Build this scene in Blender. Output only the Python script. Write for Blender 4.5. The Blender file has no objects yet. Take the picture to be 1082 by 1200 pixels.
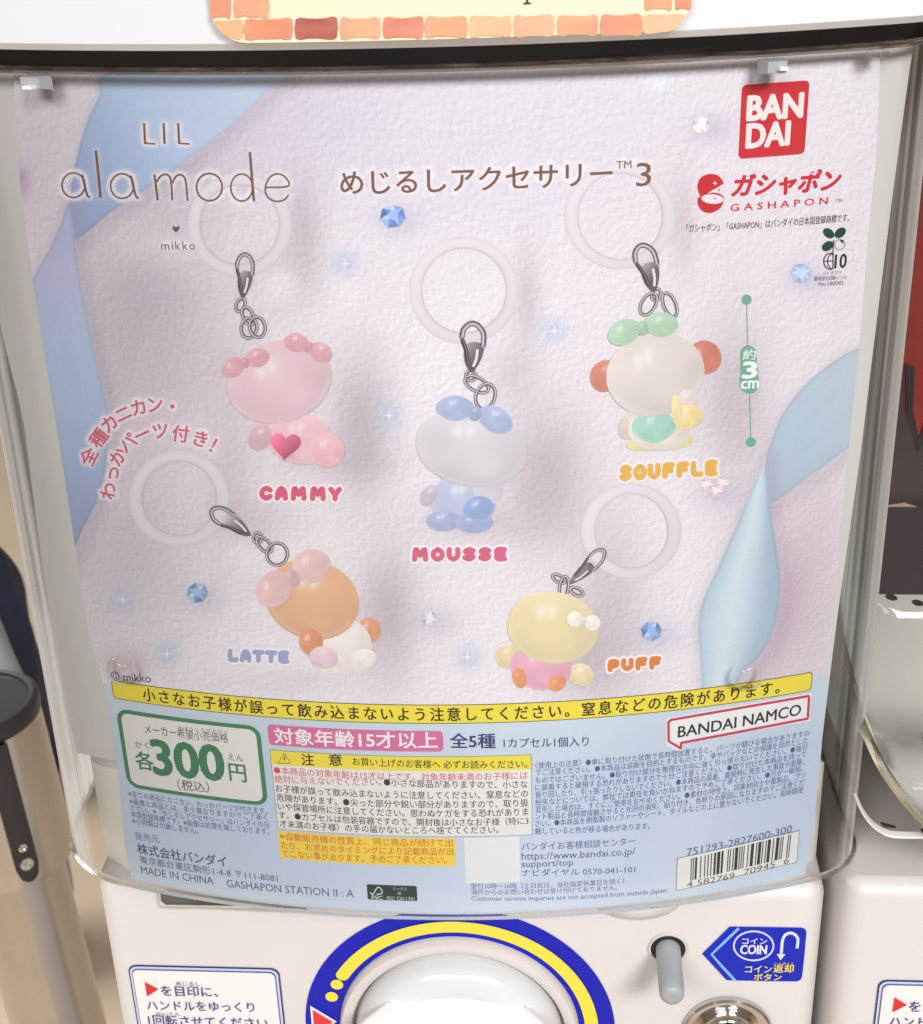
import bpy, math, random
import numpy as np
from mathutils import Matrix, Vector
from mathutils.geometry import tessellate_polygon
random.seed(4); RNG = np.random.default_rng(7)
SC = bpy.context.scene
COL = SC.collection
# ------------------------------------------------------------------ camera (solved from the photograph)
FPX, PITCH, YAW, ROLL = 1734.5525, 0.448073, -0.0383586, -0.0330749
CAMLOC = np.array([0.0183485, -0.4063135, 1.5])
_cp, _sp = math.cos(PITCH), math.sin(PITCH)
FW = np.array([math.sin(YAW)*_cp, math.cos(YAW)*_cp, -_sp])
_rt = np.array([math.cos(YAW), -math.sin(YAW), 0.0])
_up = np.cross(_rt, FW)
RT = _rt*math.cos(ROLL) + _up*math.sin(ROLL)
UP = -_rt*math.sin(ROLL) + _up*math.cos(ROLL)
cd = bpy.data.cameras.new('camera'); co = bpy.data.objects.new('camera', cd); COL.objects.link(co)
co.matrix_world = Matrix(((RT[0], UP[0], -FW[0], CAMLOC[0]), (RT[1], UP[1], -FW[1], CAMLOC[1]),
                          (RT[2], UP[2], -FW[2], CAMLOC[2]), (0, 0, 0, 1)))
cd.sensor_fit = 'HORIZONTAL'; cd.sensor_width = 36; cd.lens = FPX/1082*36
cd.clip_start = 0.01; cd.clip_end = 60
cd.dof.use_dof = True; cd.dof.focus_distance = 0.47; cd.dof.aperture_fstop = 44
SC.camera = co
# ------------------------------------------------------------------ light
W = bpy.data.worlds.new('World'); SC.world = W; W.use_nodes = True
bg = W.node_tree.nodes['Background']; bg.inputs[0].default_value = (1.0, 0.985, 0.98, 1); bg.inputs[1].default_value = 0.32
def area(name, loc, target, sx, sy, power, col=(0.985, 0.99, 1.0)):
    l = bpy.data.lights.new(name, 'AREA'); l.shape = 'RECTANGLE'; l.size = sx; l.size_y = sy
    l.energy = power; l.color = col
    o = bpy.data.objects.new(name, l); COL.objects.link(o); o.location = loc
    o.rotation_euler = (Vector(target)-Vector(loc)).to_track_quat('-Z', 'Y').to_euler()
    return o
area('ceiling_lamp', (-0.8, -2.2, 2.75), (0, 0, 1.2), 1.3, 0.6, 34)
area('ceiling_lamp', (0.9, -2.0, 2.75), (0, 0, 1.2), 0.9, 0.5, 58)
area('ceiling_lamp', (-1.7, 0.9, 2.9), (-1.2, 0.7, 0), 1.5, 0.6, 75)
SC.view_settings.view_transform = 'Standard'; SC.view_settings.look = 'None'
SC.view_settings.exposure = 0.0; SC.view_settings.gamma = 1
try: SC.view_settings.use_curve_mapping = False
except Exception: pass
SC.render.engine = 'CYCLES'
SC.cycles.transparent_max_bounces = 24; SC.cycles.max_bounces = 8
SC.cycles.caustics_reflective = False; SC.cycles.caustics_refractive = False

# ------------------------------------------------------------------ measuring helpers
def rays(px):
    px = np.asarray(px, float)
    return ((px[..., 0:1]-541)/FPX)*RT - ((px[..., 1:2]-600)/FPX)*UP + FW
def project(X):
    v = X-CAMLOC; d = v@FW
    return np.stack([541+FPX*(v@RT)/d, 600-FPX*(v@UP)/d], -1)
RC = 0.403956
class Cyl:                       # the bowed front of the machine: a = arc length, b = height
    def I(self, px):
        D = rays(px); ox, oy = CAMLOC[0], CAMLOC[1]-RC
        A = D[..., 0]**2+D[..., 1]**2; B = ox*D[..., 0]+oy*D[..., 1]; C = ox*ox+oy*oy-RC*RC
        t = (-B-np.sqrt(np.maximum(B*B-A*C, 1e-10)))/A
        X = CAMLOC+D*t[..., None]
        return np.stack([RC*np.arctan2(X[..., 0], RC-X[..., 1]), X[..., 2]], -1)
    def P(self, ab, off=0.0):
        ab = np.asarray(ab, float); th = ab[..., 0]/RC; r = RC+off
        return np.stack([r*np.sin(th), RC-r*np.cos(th), ab[..., 1]], -1)
class Plane:                     # an upright flat front: a = along, b = height
    def __init__(s, o, phi):
        s.o = np.array(o, float); s.a = np.array([math.cos(phi), math.sin(phi), 0]); s.n = np.array([math.sin(phi), -math.cos(phi), 0])
        s.b = np.array([0, 0, 1.0])
    def I(s, px):
        D = rays(px); t = ((s.o-CAMLOC)@s.n)/(D@s.n); X = CAMLOC+D*t[..., None]-s.o
        return np.stack([X@s.a, X@s.b], -1)
    def P(s, ab, off=0.0):
        ab = np.asarray(ab, float); off = np.asarray(off, float)
        return s.o + ab[..., 0:1]*s.a + ab[..., 1:2]*s.b + off[..., None]*s.n
PHI = -0.041
CY = Cyl(); BP = Plane((0, 0.015, 1.1), PHI)
def lin(c):
    c = np.asarray(c, float)/255.0
    v = np.where(c <= 0.04045, c/12.92, ((c+0.055)/1.055)**2.4)
    g = (v@np.array([0.25, 0.65, 0.10]))[..., None]      # offset inks on white card: a little greyer than pure colour
    return v*0.93+g*0.07
def smooth(pts, n=8, closed=False):
    P = np.asarray(pts, float); N = len(P); out = []
    for i in range(N if closed else N-1):
        if closed: p0, p1, p2, p3 = P[i-1], P[i], P[(i+1) % N], P[(i+2) % N]
        else: p0, p1, p2, p3 = P[max(i-1, 0)], P[i], P[i+1], P[min(i+2, N-1)]
        for k in range(n):
            t = k/n
            out.append(0.5*((2*p1)+(-p0+p2)*t+(2*p0-5*p1+4*p2-p3)*t*t+(-p0+3*p1-3*p2+p3)*t**3))
    if not closed: out.append(P[-1])
    return np.array(out)

# ------------------------------------------------------------------ materials
def mat(name, col=(0.8, 0.8, 0.8), rough=0.5, metal=0.0, vcol=False, noise=None, spec=0.5, bump=None, coat=0.0):
    m = bpy.data.materials.new(name); m.use_nodes = True; nt = m.node_tree; b = nt.nodes['Principled BSDF']
    b.inputs['Roughness'].default_value = rough; b.inputs['Metallic'].default_value = metal
    b.inputs['Specular IOR Level'].default_value = spec
    b.inputs['Base Color'].default_value = (*col, 1)
    if coat: b.inputs['Coat Weight'].default_value = coat; b.inputs['Coat Roughness'].default_value = 0.12
    src = None
    if vcol:
        v = nt.nodes.new('ShaderNodeVertexColor'); v.layer_name = 'Col'; src = v.outputs[0]; nt.links.new(src, b.inputs['Base Color'])
    if noise:
        sc, amt = noise
        tc = nt.nodes.new('ShaderNodeTexCoord'); n = nt.nodes.new('ShaderNodeTexNoise'); n.inputs['Scale'].default_value = sc; n.inputs['Detail'].default_value = 5
        nt.links.new(tc.outputs['Object'], n.inputs['Vector'])
        mr = nt.nodes.new('ShaderNodeMapRange'); mr.inputs[1].default_value = 0.25; mr.inputs[2].default_value = 0.75
        mr.inputs[3].default_value = 1-amt; mr.inputs[4].default_value = 1+amt; nt.links.new(n.outputs[0], mr.inputs[0])
        mx = nt.nodes.new('ShaderNodeVectorMath'); mx.operation = 'SCALE'
        if src: nt.links.new(src, mx.inputs[0])
        else: mx.inputs[0].default_value = col
        nt.links.new(mr.outputs[0], mx.inputs['Scale']); nt.links.new(mx.outputs[0], b.inputs['Base Color'])
        mr2 = nt.nodes.new('ShaderNodeMapRange'); mr2.inputs[3].default_value = max(0, rough-0.08); mr2.inputs[4].default_value = rough+0.1
        nt.links.new(n.outputs[0], mr2.inputs[0]); nt.links.new(mr2.outputs[0], b.inputs['Roughness'])
    if bump:
        sc, st = bump
        tc = nt.nodes.new('ShaderNodeTexCoord'); n = nt.nodes.new('ShaderNodeTexNoise'); n.inputs['Scale'].default_value = sc; n.inputs['Detail'].default_value = 3
        nt.links.new(tc.outputs['Object'], n.inputs['Vector'])
        bp = nt.nodes.new('ShaderNodeBump'); bp.inputs['Strength'].default_value = st; bp.inputs['Distance'].default_value = 0.002
        nt.links.new(n.outputs[0], bp.inputs['Height']); nt.links.new(bp.outputs[0], b.inputs['Normal'])
    return m
M = {}
M['print'] = mat('printed_ink', rough=0.42, vcol=True, spec=0.3)
M['white'] = mat('white_plastic', (0.66, 0.615, 0.59), 0.38, noise=(9, 0.04), spec=0.45, bump=(900, 0.02))
M['knob'] = mat('knob_plastic', (0.68, 0.67, 0.66), 0.2, noise=(30, 0.015))
M['gripw'] = mat('grip_plastic', (0.86, 0.85, 0.84), 0.3)
M['cream'] = mat('hopper_plastic', (0.76, 0.74, 0.66), 0.35, noise=(12, 0.03))
M['header'] = mat('header_plastic', (0.70, 0.71, 0.745), 0.3, noise=(8, 0.02))
M['dark'] = mat('dark_brown_plastic', (0.020, 0.013, 0.012), 0.22, noise=(14, 0.5))
M['inside'] = mat('dark_inside', (0.065, 0.045, 0.045), 0.45, noise=(10, 0.3))
M['grey'] = mat('grey_plastic', (0.36, 0.37, 0.38), 0.4, noise=(60, 0.04))
M['chrome'] = mat('chrome', (0.62, 0.58, 0.55), 0.12, 1.0)
M['steel'] = mat('brushed_steel', (0.56, 0.53, 0.50), 0.24, 1.0, noise=(25, 0.06))
M['black'] = mat('black_plastic', (0.026, 0.021, 0.024), 0.35, noise=(30, 0.2))
M['hole'] = mat('dark_hole', (0.012, 0.011, 0.010), 0.6)
M['slotglass'] = mat('dark_slot', (0.10, 0.10, 0.085), 0.15, noise=(60, 0.4))
M['red'] = mat('red_card', (0.22, 0.025, 0.016), 0.4, noise=(12, 0.5))
M['redreflect'] = mat('red_reflected', (0.62, 0.07, 0.10), 0.3, noise=(25, 0.3))
M['floor'] = mat('store_floor', (0.60, 0.47, 0.33), 0.35, noise=(3.0, 0.08))
M['wall'] = mat('store_wall', (0.62, 0.60, 0.56), 0.7, noise=(2, 0.1))
M['navy'] = mat('navy_cloth', (0.018, 0.025, 0.075), 0.7, noise=(14, 0.5))
M['pale'] = mat('pale_cloth', (0.42, 0.45, 0.50), 0.6, noise=(9, 0.4))
M['card'] = mat('frosted_card', (0.66, 0.65, 0.62), 0.5, noise=(20, 0.03))
def paper_mat():                # printed embossed-paper photograph: ink colours times a printed emboss pattern (alpha = where)
    m = bpy.data.materials.new('poster_print'); m.use_nodes = True; nt = m.node_tree; N = nt.nodes; L = nt.links
    b = N['Principled BSDF']; b.inputs['Roughness'].default_value = 0.42; b.inputs['Specular IOR Level'].default_value = 0.3
    v = N.new('ShaderNodeVertexColor'); v.layer_name = 'Col'
    tc = N.new('ShaderNodeTexCoord')
    def nz(off, scale, det):
        mp = N.new('ShaderNodeMapping'); mp.inputs['Location'].default_value = off; L.new(tc.outputs['UV'], mp.inputs['Vector'])
        n = N.new('ShaderNodeTexNoise'); n.inputs['Scale'].default_value = scale; n.inputs['Detail'].default_value = det; n.inputs['Roughness'].default_value = 0.55
        n.inputs['Distortion'].default_value = 0.35
        L.new(mp.outputs[0], n.inputs['Vector']); return n.outputs[0]
    def math_(op, a, bb):
        q = N.new('ShaderNodeMath'); q.operation = op
        for i, x in enumerate((a, bb)):
            if isinstance(x, (int, float)): q.inputs[i].default_value = x
            else: L.new(x, q.inputs[i])
        return q.outputs[0]
    d = 0.0006
    e1 = math_('SUBTRACT', nz((0, 0, 0), 600, 2.5), nz((d, -d, 0), 600, 2.5))
    e2 = math_('SUBTRACT', nz((0, 0, 3), 110, 2), nz((2*d, -2*d, 3), 110, 2))
    e = math_('ADD', math_('MULTIPLY', e1, 0.32), math_('MULTIPLY', e2, 0.12))
    big = math_('MULTIPLY', math_('SUBTRACT', nz((0, 0, 9), 26, 3), 0.5), 0.05)
    e = math_('MULTIPLY', math_('ADD', e, big), v.outputs[1])
    # fine weave/halftone everywhere
    f = math_('MULTIPLY', math_('SUBTRACT', nz((0, 0, 5), 1400, 1), 0.5), 0.06)
    e = math_('ADD', math_('ADD', e, f), 1.0)
    sc = N.new('ShaderNodeVectorMath'); sc.operation = 'SCALE'; L.new(v.outputs[0], sc.inputs[0]); L.new(e, sc.inputs['Scale'])
    L.new(sc.outputs[0], b.inputs['Base Color'])
    return m
M['paper'] = paper_mat()
def clear_mat(name, tint=(0.97, 0.975, 0.97), edge=0.55, edgecol=(0.75, 0.73, 0.68), rough=0.04, ior=1.35, power=3.0, start=0.0):
    m = bpy.data.materials.new(name); m.use_nodes = True; nt = m.node_tree; N = nt.nodes; L = nt.links
    N.remove(N['Principled BSDF']); out = N['Material Output']
    tr = N.new('ShaderNodeBsdfTransparent'); tr.inputs[0].default_value = (*tint, 1)
    gl = N.new('ShaderNodeBsdfGlossy'); gl.inputs['Roughness'].default_value = rough
    fr = N.new('ShaderNodeFresnel'); fr.inputs[0].default_value = ior
    m1 = N.new('ShaderNodeMixShader'); L.new(fr.outputs[0], m1.inputs[0]); L.new(tr.outputs[0], m1.inputs[1]); L.new(gl.outputs[0], m1.inputs[2])
    df = N.new('ShaderNodeBsdfTranslucent'); df.inputs[0].default_value = (*edgecol, 1)
    d2 = N.new('ShaderNodeBsdfDiffuse'); d2.inputs[0].default_value = (*edgecol, 1)
    ad = N.new('ShaderNodeMixShader'); ad.inputs[0].default_value = 0.5; L.new(df.outputs[0], ad.inputs[1]); L.new(d2.outputs[0], ad.inputs[2])
    lw = N.new('ShaderNodeLayerWeight'); lw.inputs[0].default_value = 0.5
    mr = N.new('ShaderNodeMapRange'); mr.inputs[1].default_value = start; mr.inputs[2].default_value = 1.0; L.new(lw.outputs['Facing'], mr.inputs[0])
    pw = N.new('ShaderNodeMath'); pw.operation = 'POWER'; L.new(mr.outputs[0], pw.inputs[0]); pw.inputs[1].default_value = power
    ml = N.new('ShaderNodeMath'); ml.operation = 'MULTIPLY'; ml.inputs[1].default_value = edge; L.new(pw.outputs[0], ml.inputs[0])
    # pale edge colour broken into vertical streaks, painted reflections of the plastic
    tc = N.new('ShaderNodeTexCoord'); mp = N.new('ShaderNodeMapping'); mp.inputs['Scale'].default_value = (130, 130, 2.2); L.new(tc.outputs['Object'], mp.inputs[0])
    nz = N.new('ShaderNodeTexNoise'); nz.inputs['Scale'].default_value = 1.0; nz.inputs['Detail'].default_value = 3; L.new(mp.outputs[0], nz.inputs['Vector'])
    st = N.new('ShaderNodeMath'); st.operation = 'MULTIPLY'; q3 = N.new('ShaderNodeMath'); q3.operation = 'POWER'; q3.inputs[1].default_value = 2.4; L.new(nz.outputs[0], q3.inputs[0]); L.new(q3.outputs[0], st.inputs[0]); L.new(ml.outputs[0], st.inputs[1])
    s2 = N.new('ShaderNodeMath'); s2.operation = 'MULTIPLY'; s2.inputs[1].default_value = 7.5; L.new(st.outputs[0], s2.inputs[0]); s2.use_clamp = True
    m2 = N.new('ShaderNodeMixShader'); L.new(s2.outputs[0], m2.inputs[0]); L.new(m1.outputs[0], m2.inputs[1]); L.new(ad.outputs[0], m2.inputs[2])
    L.new(m2.outputs[0], out.inputs[0])
    return m
M['clear'] = clear_mat('clear_plastic', (0.985, 0.985, 0.98), 0.95, (0.88, 0.87, 0.85), 0.03, 1.32, 1.1, 0.50)
M['rim'] = clear_mat('clear_rim', (0.975, 0.97, 0.96), 0.5, (0.86, 0.84, 0.80), 0.08, 1.33, 2.0)
M['brim'] = clear_mat('brown_rim', (0.72, 0.66, 0.62), 0.4, (0.45, 0.38, 0.34), 0.1, 1.45, 2.0)
M['band'] = clear_mat('clear_band', (0.75, 0.72, 0.70), 0.12, (0.5, 0.48, 0.45), 0.08, 1.45, 2.0)

# ------------------------------------------------------------------ object helpers
BASE = {}
def thing(name, label, cat, loc=(0, 0, 0), group=None):
    o = bpy.data.objects.new(name, None); COL.objects.link(o); o.location = loc; o.empty_display_size = 0.05
    o['label'] = label; o['category'] = cat
    if group: o['group'] = group
    BASE[o.name] = np.array(loc, float)
    return o
class MB:
    def __init__(s): s.v = []; s.f = []; s.c = []; s.n = 0
    def add(s, V, F, c=(0.8, 0.8, 0.8)):
        V = np.asarray(V, float).reshape(-1, 3); c = np.asarray(c, float)
        if c.ndim == 1: c = np.tile(c[:3], (len(V), 1))
        s.v.append(V); s.c.append(c); k = s.n
        s.f += [tuple(i+k for i in f) for f in F]; s.n += len(V)
    def build(s, name, m, parent=None, smooth_=False, kind=None):
        V = np.concatenate(s.v); C = np.concatenate(s.c)
        base = np.zeros(3)
        if parent is not None:
            base = BASE[parent.name]
        me = bpy.data.meshes.new(name); me.from_pydata((V-base).tolist(), [], s.f)
        at = me.color_attributes.new('Col', 'FLOAT_COLOR', 'POINT')
        at.data.foreach_set('color', np.concatenate([C, np.ones((len(C), 1))], 1).astype(np.float32).ravel())
        me.materials.append(m)
        if smooth_:
            me.polygons.foreach_set('use_smooth', [True]*len(me.polygons))
            try: me.set_sharp_from_angle(angle=math.radians(40))
            except Exception: pass
        o = bpy.data.objects.new(name, me); COL.objects.link(o)
        if parent is not None: o.parent = parent
        BASE[o.name] = base
        if kind: o['kind'] = kind
        return o
def add_prism(mb, bottom, top, cap=True, c=(0.8, 0.8, 0.8)):
    n = len(bottom); V = np.concatenate([bottom, top]); F = [(i, (i+1) % n, n+(i+1) % n, n+i) for i in range(n)]
    if cap: F += [tuple(range(n))[::-1], tuple(range(n, 2*n))]
    mb.add(V, F, c)
def add_lathe(mb, o, axis, prof, seg=48, c=(0.8, 0.8, 0.8), cap_end=True):
    """prof: (radius, height along axis)"""
    ax = np.array(axis, float); ax /= np.linalg.norm(ax); t = np.array([0, 0, 1.0]) if abs(ax[2]) < 0.9 else np.array([1.0, 0, 0])
    e1 = np.cross(ax, t); e1 /= np.linalg.norm(e1); e2 = np.cross(ax, e1)
    th = np.linspace(0, 2*np.pi, seg, endpoint=False); V = []; F = []
    for r, h in prof: V.append(np.array(o)+h*ax+r*(np.cos(th)[:, None]*e1+np.sin(th)[:, None]*e2))
    for k in range(len(prof)-1):
        for i in range(seg):
            j = (i+1) % seg; F.append((k*seg+i, k*seg+j, (k+1)*seg+j, (k+1)*seg+i))
    if cap_end: F.append(tuple((len(prof)-1)*seg+i for i in range(seg)))
    mb.add(np.concatenate(V), F, c)
def add_strip(mb, S, path, zs, offs=None, c=(0.8, 0.8, 0.8), closed=False):
    """wall following horizontal xy path, stacked heights zs"""
    n = len(path); V = []; F = []
    for z in zs: V.append(np.column_stack([path, np.full(n, z)]))
    for k in range(len(zs)-1):
        for i in range(n-1): F.append((k*n+i, k*n+i+1, (k+1)*n+i+1, (k+1)*n+i))
    mb.add(np.concatenate(V), F, c)

# ------------------------------------------------------------------ print drawing (mapped onto a surface)
def poly(mb, S, px, off, c, ab=False):
    A = np.asarray(px, float) if ab else S.I(px)
    tris = tessellate_polygon([[Vector((p[0], p[1], 0)) for p in A]])
    mb.add(S.P(A, np.full(len(A), off)), [tuple(t) for t in tris], lin(c) if len(np.shape(c)) == 1 else np.array([lin(x) for x in c]))
def ribbon_px(pts, w, closed=False):
    P = np.asarray(pts, float); w = np.broadcast_to(np.asarray(w, float), (len(P),))
    d = np.roll(P, -1, 0)-np.roll(P, 1, 0)
    if not closed: d[0] = P[1]-P[0]; d[-1] = P[-1]-P[-2]
    d /= np.linalg.norm(d, axis=1)[:, None]+1e-9; nrm = np.column_stack([-d[:, 1], d[:, 0]])
    return P, nrm, w/2, d
def stroke(mb, S, pts, w, off, c, closed=False, caps=True, profile=None):
    P, nm, h, d = ribbon_px(pts, w, closed); n = len(P)
    prof = profile or [(-1, c), (1, c)]
    rows = [S.P(S.I(P+nm*(h*u)[:, None]), np.full(n, off)) for u, _ in prof]
    V = np.concatenate(rows); C = np.concatenate([np.tile(lin(cc), (n, 1)) for _, cc in prof]); F = []
    m = n if closed else n-1
    for k in range(len(prof)-1):
        for i in range(m):
            j = (i+1) % n; F.append((k*n+i, k*n+j, (k+1)*n+j, (k+1)*n+i))
    mb.add(V, F, C)
    if caps and not closed:
        for e, sg in ((0, -1), (n-1, 1)):
            a = np.linspace(-np.pi/2, np.pi/2, 9); q = P[e]+h[e]*(np.cos(a)[:, None]*d[e]*sg+np.sin(a)[:, None]*nm[e])
            mb.add(S.P(S.I(q), np.full(len(q), off)), [tuple(range(len(q)))], lin(c if profile is None else profile[len(profile)//2][1]))
def metal(mb, S, pts, w, off, closed=False, bright=1.0):
    k = bright
    stroke(mb, S, pts, w, off, None, closed, True, [(-1, (92*k, 82*k, 88*k)), (-0.6, (140*k, 130*k, 134*k)), (-0.2, (224*k, 218*k, 220*k)), (0.15, (158*k, 148*k, 152*k)), (0.55, (112*k, 102*k, 108*k)), (1, (78*k, 68*k, 74*k))])
def ell(cx, cy, rx, ry, rot=0, n=40, a0=0, a1=360):
    t = np.radians(np.linspace(a0, a1, n, endpoint=(a1-a0 < 360))); r = math.radians(rot)
    x, y = rx*np.cos(t), ry*np.sin(t)
    return np.column_stack([cx+x*math.cos(r)-y*math.sin(r), cy+x*math.sin(r)+y*math.cos(r)])
def disc(mb, S, cx, cy, rx, ry, off, c, rot=0): poly(mb, S, ell(cx, cy, rx, ry, rot, 28), off, c)
def rrect(mb, S, quad, r, off, c, inset=0.0, nseg=40):
    """rounded rectangle on the surface from four pixel corners TL TR BR BL; r and inset in metres"""
    A = S.I(quad); a0 = (A[0, 0]+A[3, 0])/2+inset; a1 = (A[1, 0]+A[2, 0])/2-inset
    b1 = (A[0, 1]+A[1, 1])/2-inset; b0 = (A[2, 1]+A[3, 1])/2+inset; r = max(r-inset, 1e-6)
    xs = np.unique(np.concatenate([a0+r-r*np.cos(np.linspace(0, np.pi/2, 8)), np.linspace(a0+r, a1-r, nseg), a1-r+r*np.sin(np.linspace(0, np.pi/2, 8))]))
    dx = np.maximum(np.maximum(a0+r-xs, xs-(a1-r)), 0); k = r-np.sqrt(np.maximum(r*r-dx*dx, 0))
    n = len(xs); lo = S.P(np.column_stack([xs, b0+k]), np.full(n, off)); hi = S.P(np.column_stack([xs, b1-k]), np.full(n, off))
    mb.add(np.concatenate([lo, hi]), [(i, i+1, n+i+1, n+i) for i in range(n-1)], lin(c))
HALO = []
_tc = {}
def glyphs(body, bold, sp=1.0):
    k = (body, sp)
    if k in _tc: return _tc[k]
    c = bpy.data.curves.new('t', 'FONT'); c.body = body; c.size = 1; c.space_character = sp; c.resolution_u = 3 if len(body) < 14 else 2
    o = bpy.data.objects.new('t', c); COL.objects.link(o)
    dg = bpy.context.evaluated_depsgraph_get(); dg.update()
    me = bpy.data.meshes.new_from_object(o.evaluated_get(dg))
    V = np.array([v.co[:] for v in me.vertices]).reshape(-1, 3); F = [tuple(p.vertices) for p in me.polygons]
    bpy.data.objects.remove(o); bpy.data.curves.remove(c); bpy.data.meshes.remove(me)
    _tc[k] = (V, F); return V, F
def thicken(mb, S, A, F, d, off, c):
    for k, (dx, dy) in enumerate(((d, 0), (-d, 0), (0, d*0.8), (0, -d*0.8), (d*0.7, d*0.6), (-d*0.7, d*0.6), (d*0.7, -d*0.6), (-d*0.7, -d*0.6))):
        mb.add(S.P(A+np.array([dx, dy]), np.full(len(A), off-0.00001*(k+1))), F, lin(c))
def text(mb, S, body, bl, br, h, c, off, bold=0.0, slant=0.0, halo=0, track=None):
    """bl, br: pixel ends of the line's underside; h: pixel height of the writing"""
    V, F = glyphs(body, 0.0)
    x0, x1 = V[:, 0].min(), V[:, 0].max(); y0, y1 = V[:, 1].min(), V[:, 1].max()
    E = S.I([bl, br]); mid = (np.array(bl)+np.array(br))/2
    H = S.I([mid, mid-np.array([0, h])]); hm = H[1, 1]-H[0, 1]
    u = (V[:, 0]-x0)/(x1-x0); w = (V[:, 1]-y0)/(y1-y0)
    A = E[0]+u[:, None]*(E[1]-E[0]); A[:, 1] += w*hm; A[:, 0] += slant*w*hm
    X = S.P(A, np.full(len(A), off)); mb.add(X, F, lin(c))
    em = abs(hm)/(y1-y0)
    if bold: thicken(mb, S, A, F, bold*em*0.9, off, c)
    if halo:
        ctr = np.array([X[list(f)].mean(0) for f in F]); HALO.append((project(np.concatenate([X, ctr])), halo))
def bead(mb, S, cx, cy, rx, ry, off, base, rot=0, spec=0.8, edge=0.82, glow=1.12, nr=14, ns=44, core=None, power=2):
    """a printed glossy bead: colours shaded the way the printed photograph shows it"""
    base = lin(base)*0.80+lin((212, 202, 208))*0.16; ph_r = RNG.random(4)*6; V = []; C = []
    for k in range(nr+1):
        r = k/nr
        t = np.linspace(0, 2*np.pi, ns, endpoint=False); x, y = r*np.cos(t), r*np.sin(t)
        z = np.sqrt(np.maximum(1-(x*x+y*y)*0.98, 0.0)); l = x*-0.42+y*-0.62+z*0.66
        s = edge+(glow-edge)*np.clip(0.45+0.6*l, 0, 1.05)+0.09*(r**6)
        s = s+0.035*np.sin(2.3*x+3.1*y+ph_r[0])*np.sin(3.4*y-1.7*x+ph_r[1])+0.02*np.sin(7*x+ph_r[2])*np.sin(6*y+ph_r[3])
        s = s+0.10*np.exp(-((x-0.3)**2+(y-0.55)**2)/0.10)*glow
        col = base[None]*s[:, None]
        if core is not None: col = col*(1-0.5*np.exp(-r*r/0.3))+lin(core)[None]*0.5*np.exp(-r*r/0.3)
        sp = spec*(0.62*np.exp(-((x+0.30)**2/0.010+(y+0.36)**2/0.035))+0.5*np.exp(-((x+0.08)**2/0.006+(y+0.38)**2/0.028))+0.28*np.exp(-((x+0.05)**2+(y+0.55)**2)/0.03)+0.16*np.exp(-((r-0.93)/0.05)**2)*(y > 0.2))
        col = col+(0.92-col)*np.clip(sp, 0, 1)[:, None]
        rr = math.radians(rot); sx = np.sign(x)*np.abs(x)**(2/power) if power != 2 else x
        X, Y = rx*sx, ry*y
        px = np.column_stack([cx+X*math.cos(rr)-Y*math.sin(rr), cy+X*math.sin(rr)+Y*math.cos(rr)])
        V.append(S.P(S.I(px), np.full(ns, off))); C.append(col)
    F = []
    for k in range(nr):
        for i in range(ns):
            j = (i+1) % ns; F.append((k*ns+i, k*ns+j, (k+1)*ns+j, (k+1)*ns+i))
    mb.add(np.concatenate(V), F, np.clip(np.concatenate(C), 0, 0.95))

# ================================================================== SETTING
def sheet(name, x0, x1, y0, y1, z, m, kind='structure'):
    mb = MB(); mb.add([(x0, y0, z), (x1, y0, z), (x1, y1, z), (x0, y1, z)], [(0, 1, 2, 3)]); return mb.build(name, m, kind=kind)
sheet('floor', -12, 12, -8, 12, 0.0, M['floor'])
mb = MB(); mb.add([(-12, 6, 0), (12, 6, 0), (12, 6, 3.2), (-12, 6, 3.2)], [(0, 1, 2, 3)]); mb.build('back_wall', M['wall'], kind='structure')

# ================================================================== MACHINE
ZT, ZB = 1.43556, 1.14835                       # top and bottom of the poster
def case_path(off, sl=-0.126, sr=0.125, rl=0.033, rr=0.020, depth=0.24, n=44):
    """horizontal outline of the clear case: side, corner, bowed front, corner, side"""
    pts = []
    s = np.linspace(sl, sr, n); fr = CY.P(np.column_stack([s, np.zeros(n)]), off)[:, :2]
    def corner(e, th0, r, sg):
        nx, ny = math.sin(th0), -math.cos(th0); cx, cy = e[0]-r*nx, e[1]-r*ny
        th = np.linspace(abs(th0), math.pi/2, 12)[1:]
        return np.column_stack([cx+sg*r*np.sin(th), cy-r*np.cos(th)])
    R = corner(fr[-1], sr/RC, rr+off, 1); L = corner(fr[0], sl/RC, rl+off, -1)
    back = np.array([math.sin(-PHI), math.cos(PHI)])
    Rb = R[-1]+np.array([0.0, 1.0])*depth; Lb = L[-1]+np.array([0.0, 1.0])*depth
    return np.concatenate([[Lb], L[::-1], fr, R, [Rb]])
mach = thing('capsule_machine', 'white capsule vending machine with curved clear case, poster window and blue dial', 'vending machine', (0, 0.12, 0), 'capsule machines in a row')
ztop_band = CY.I([(541, 47)])[0, 1]
z_head = ztop_band
OFFC = 0.0045                                   # case stands this far in front of the poster
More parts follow.
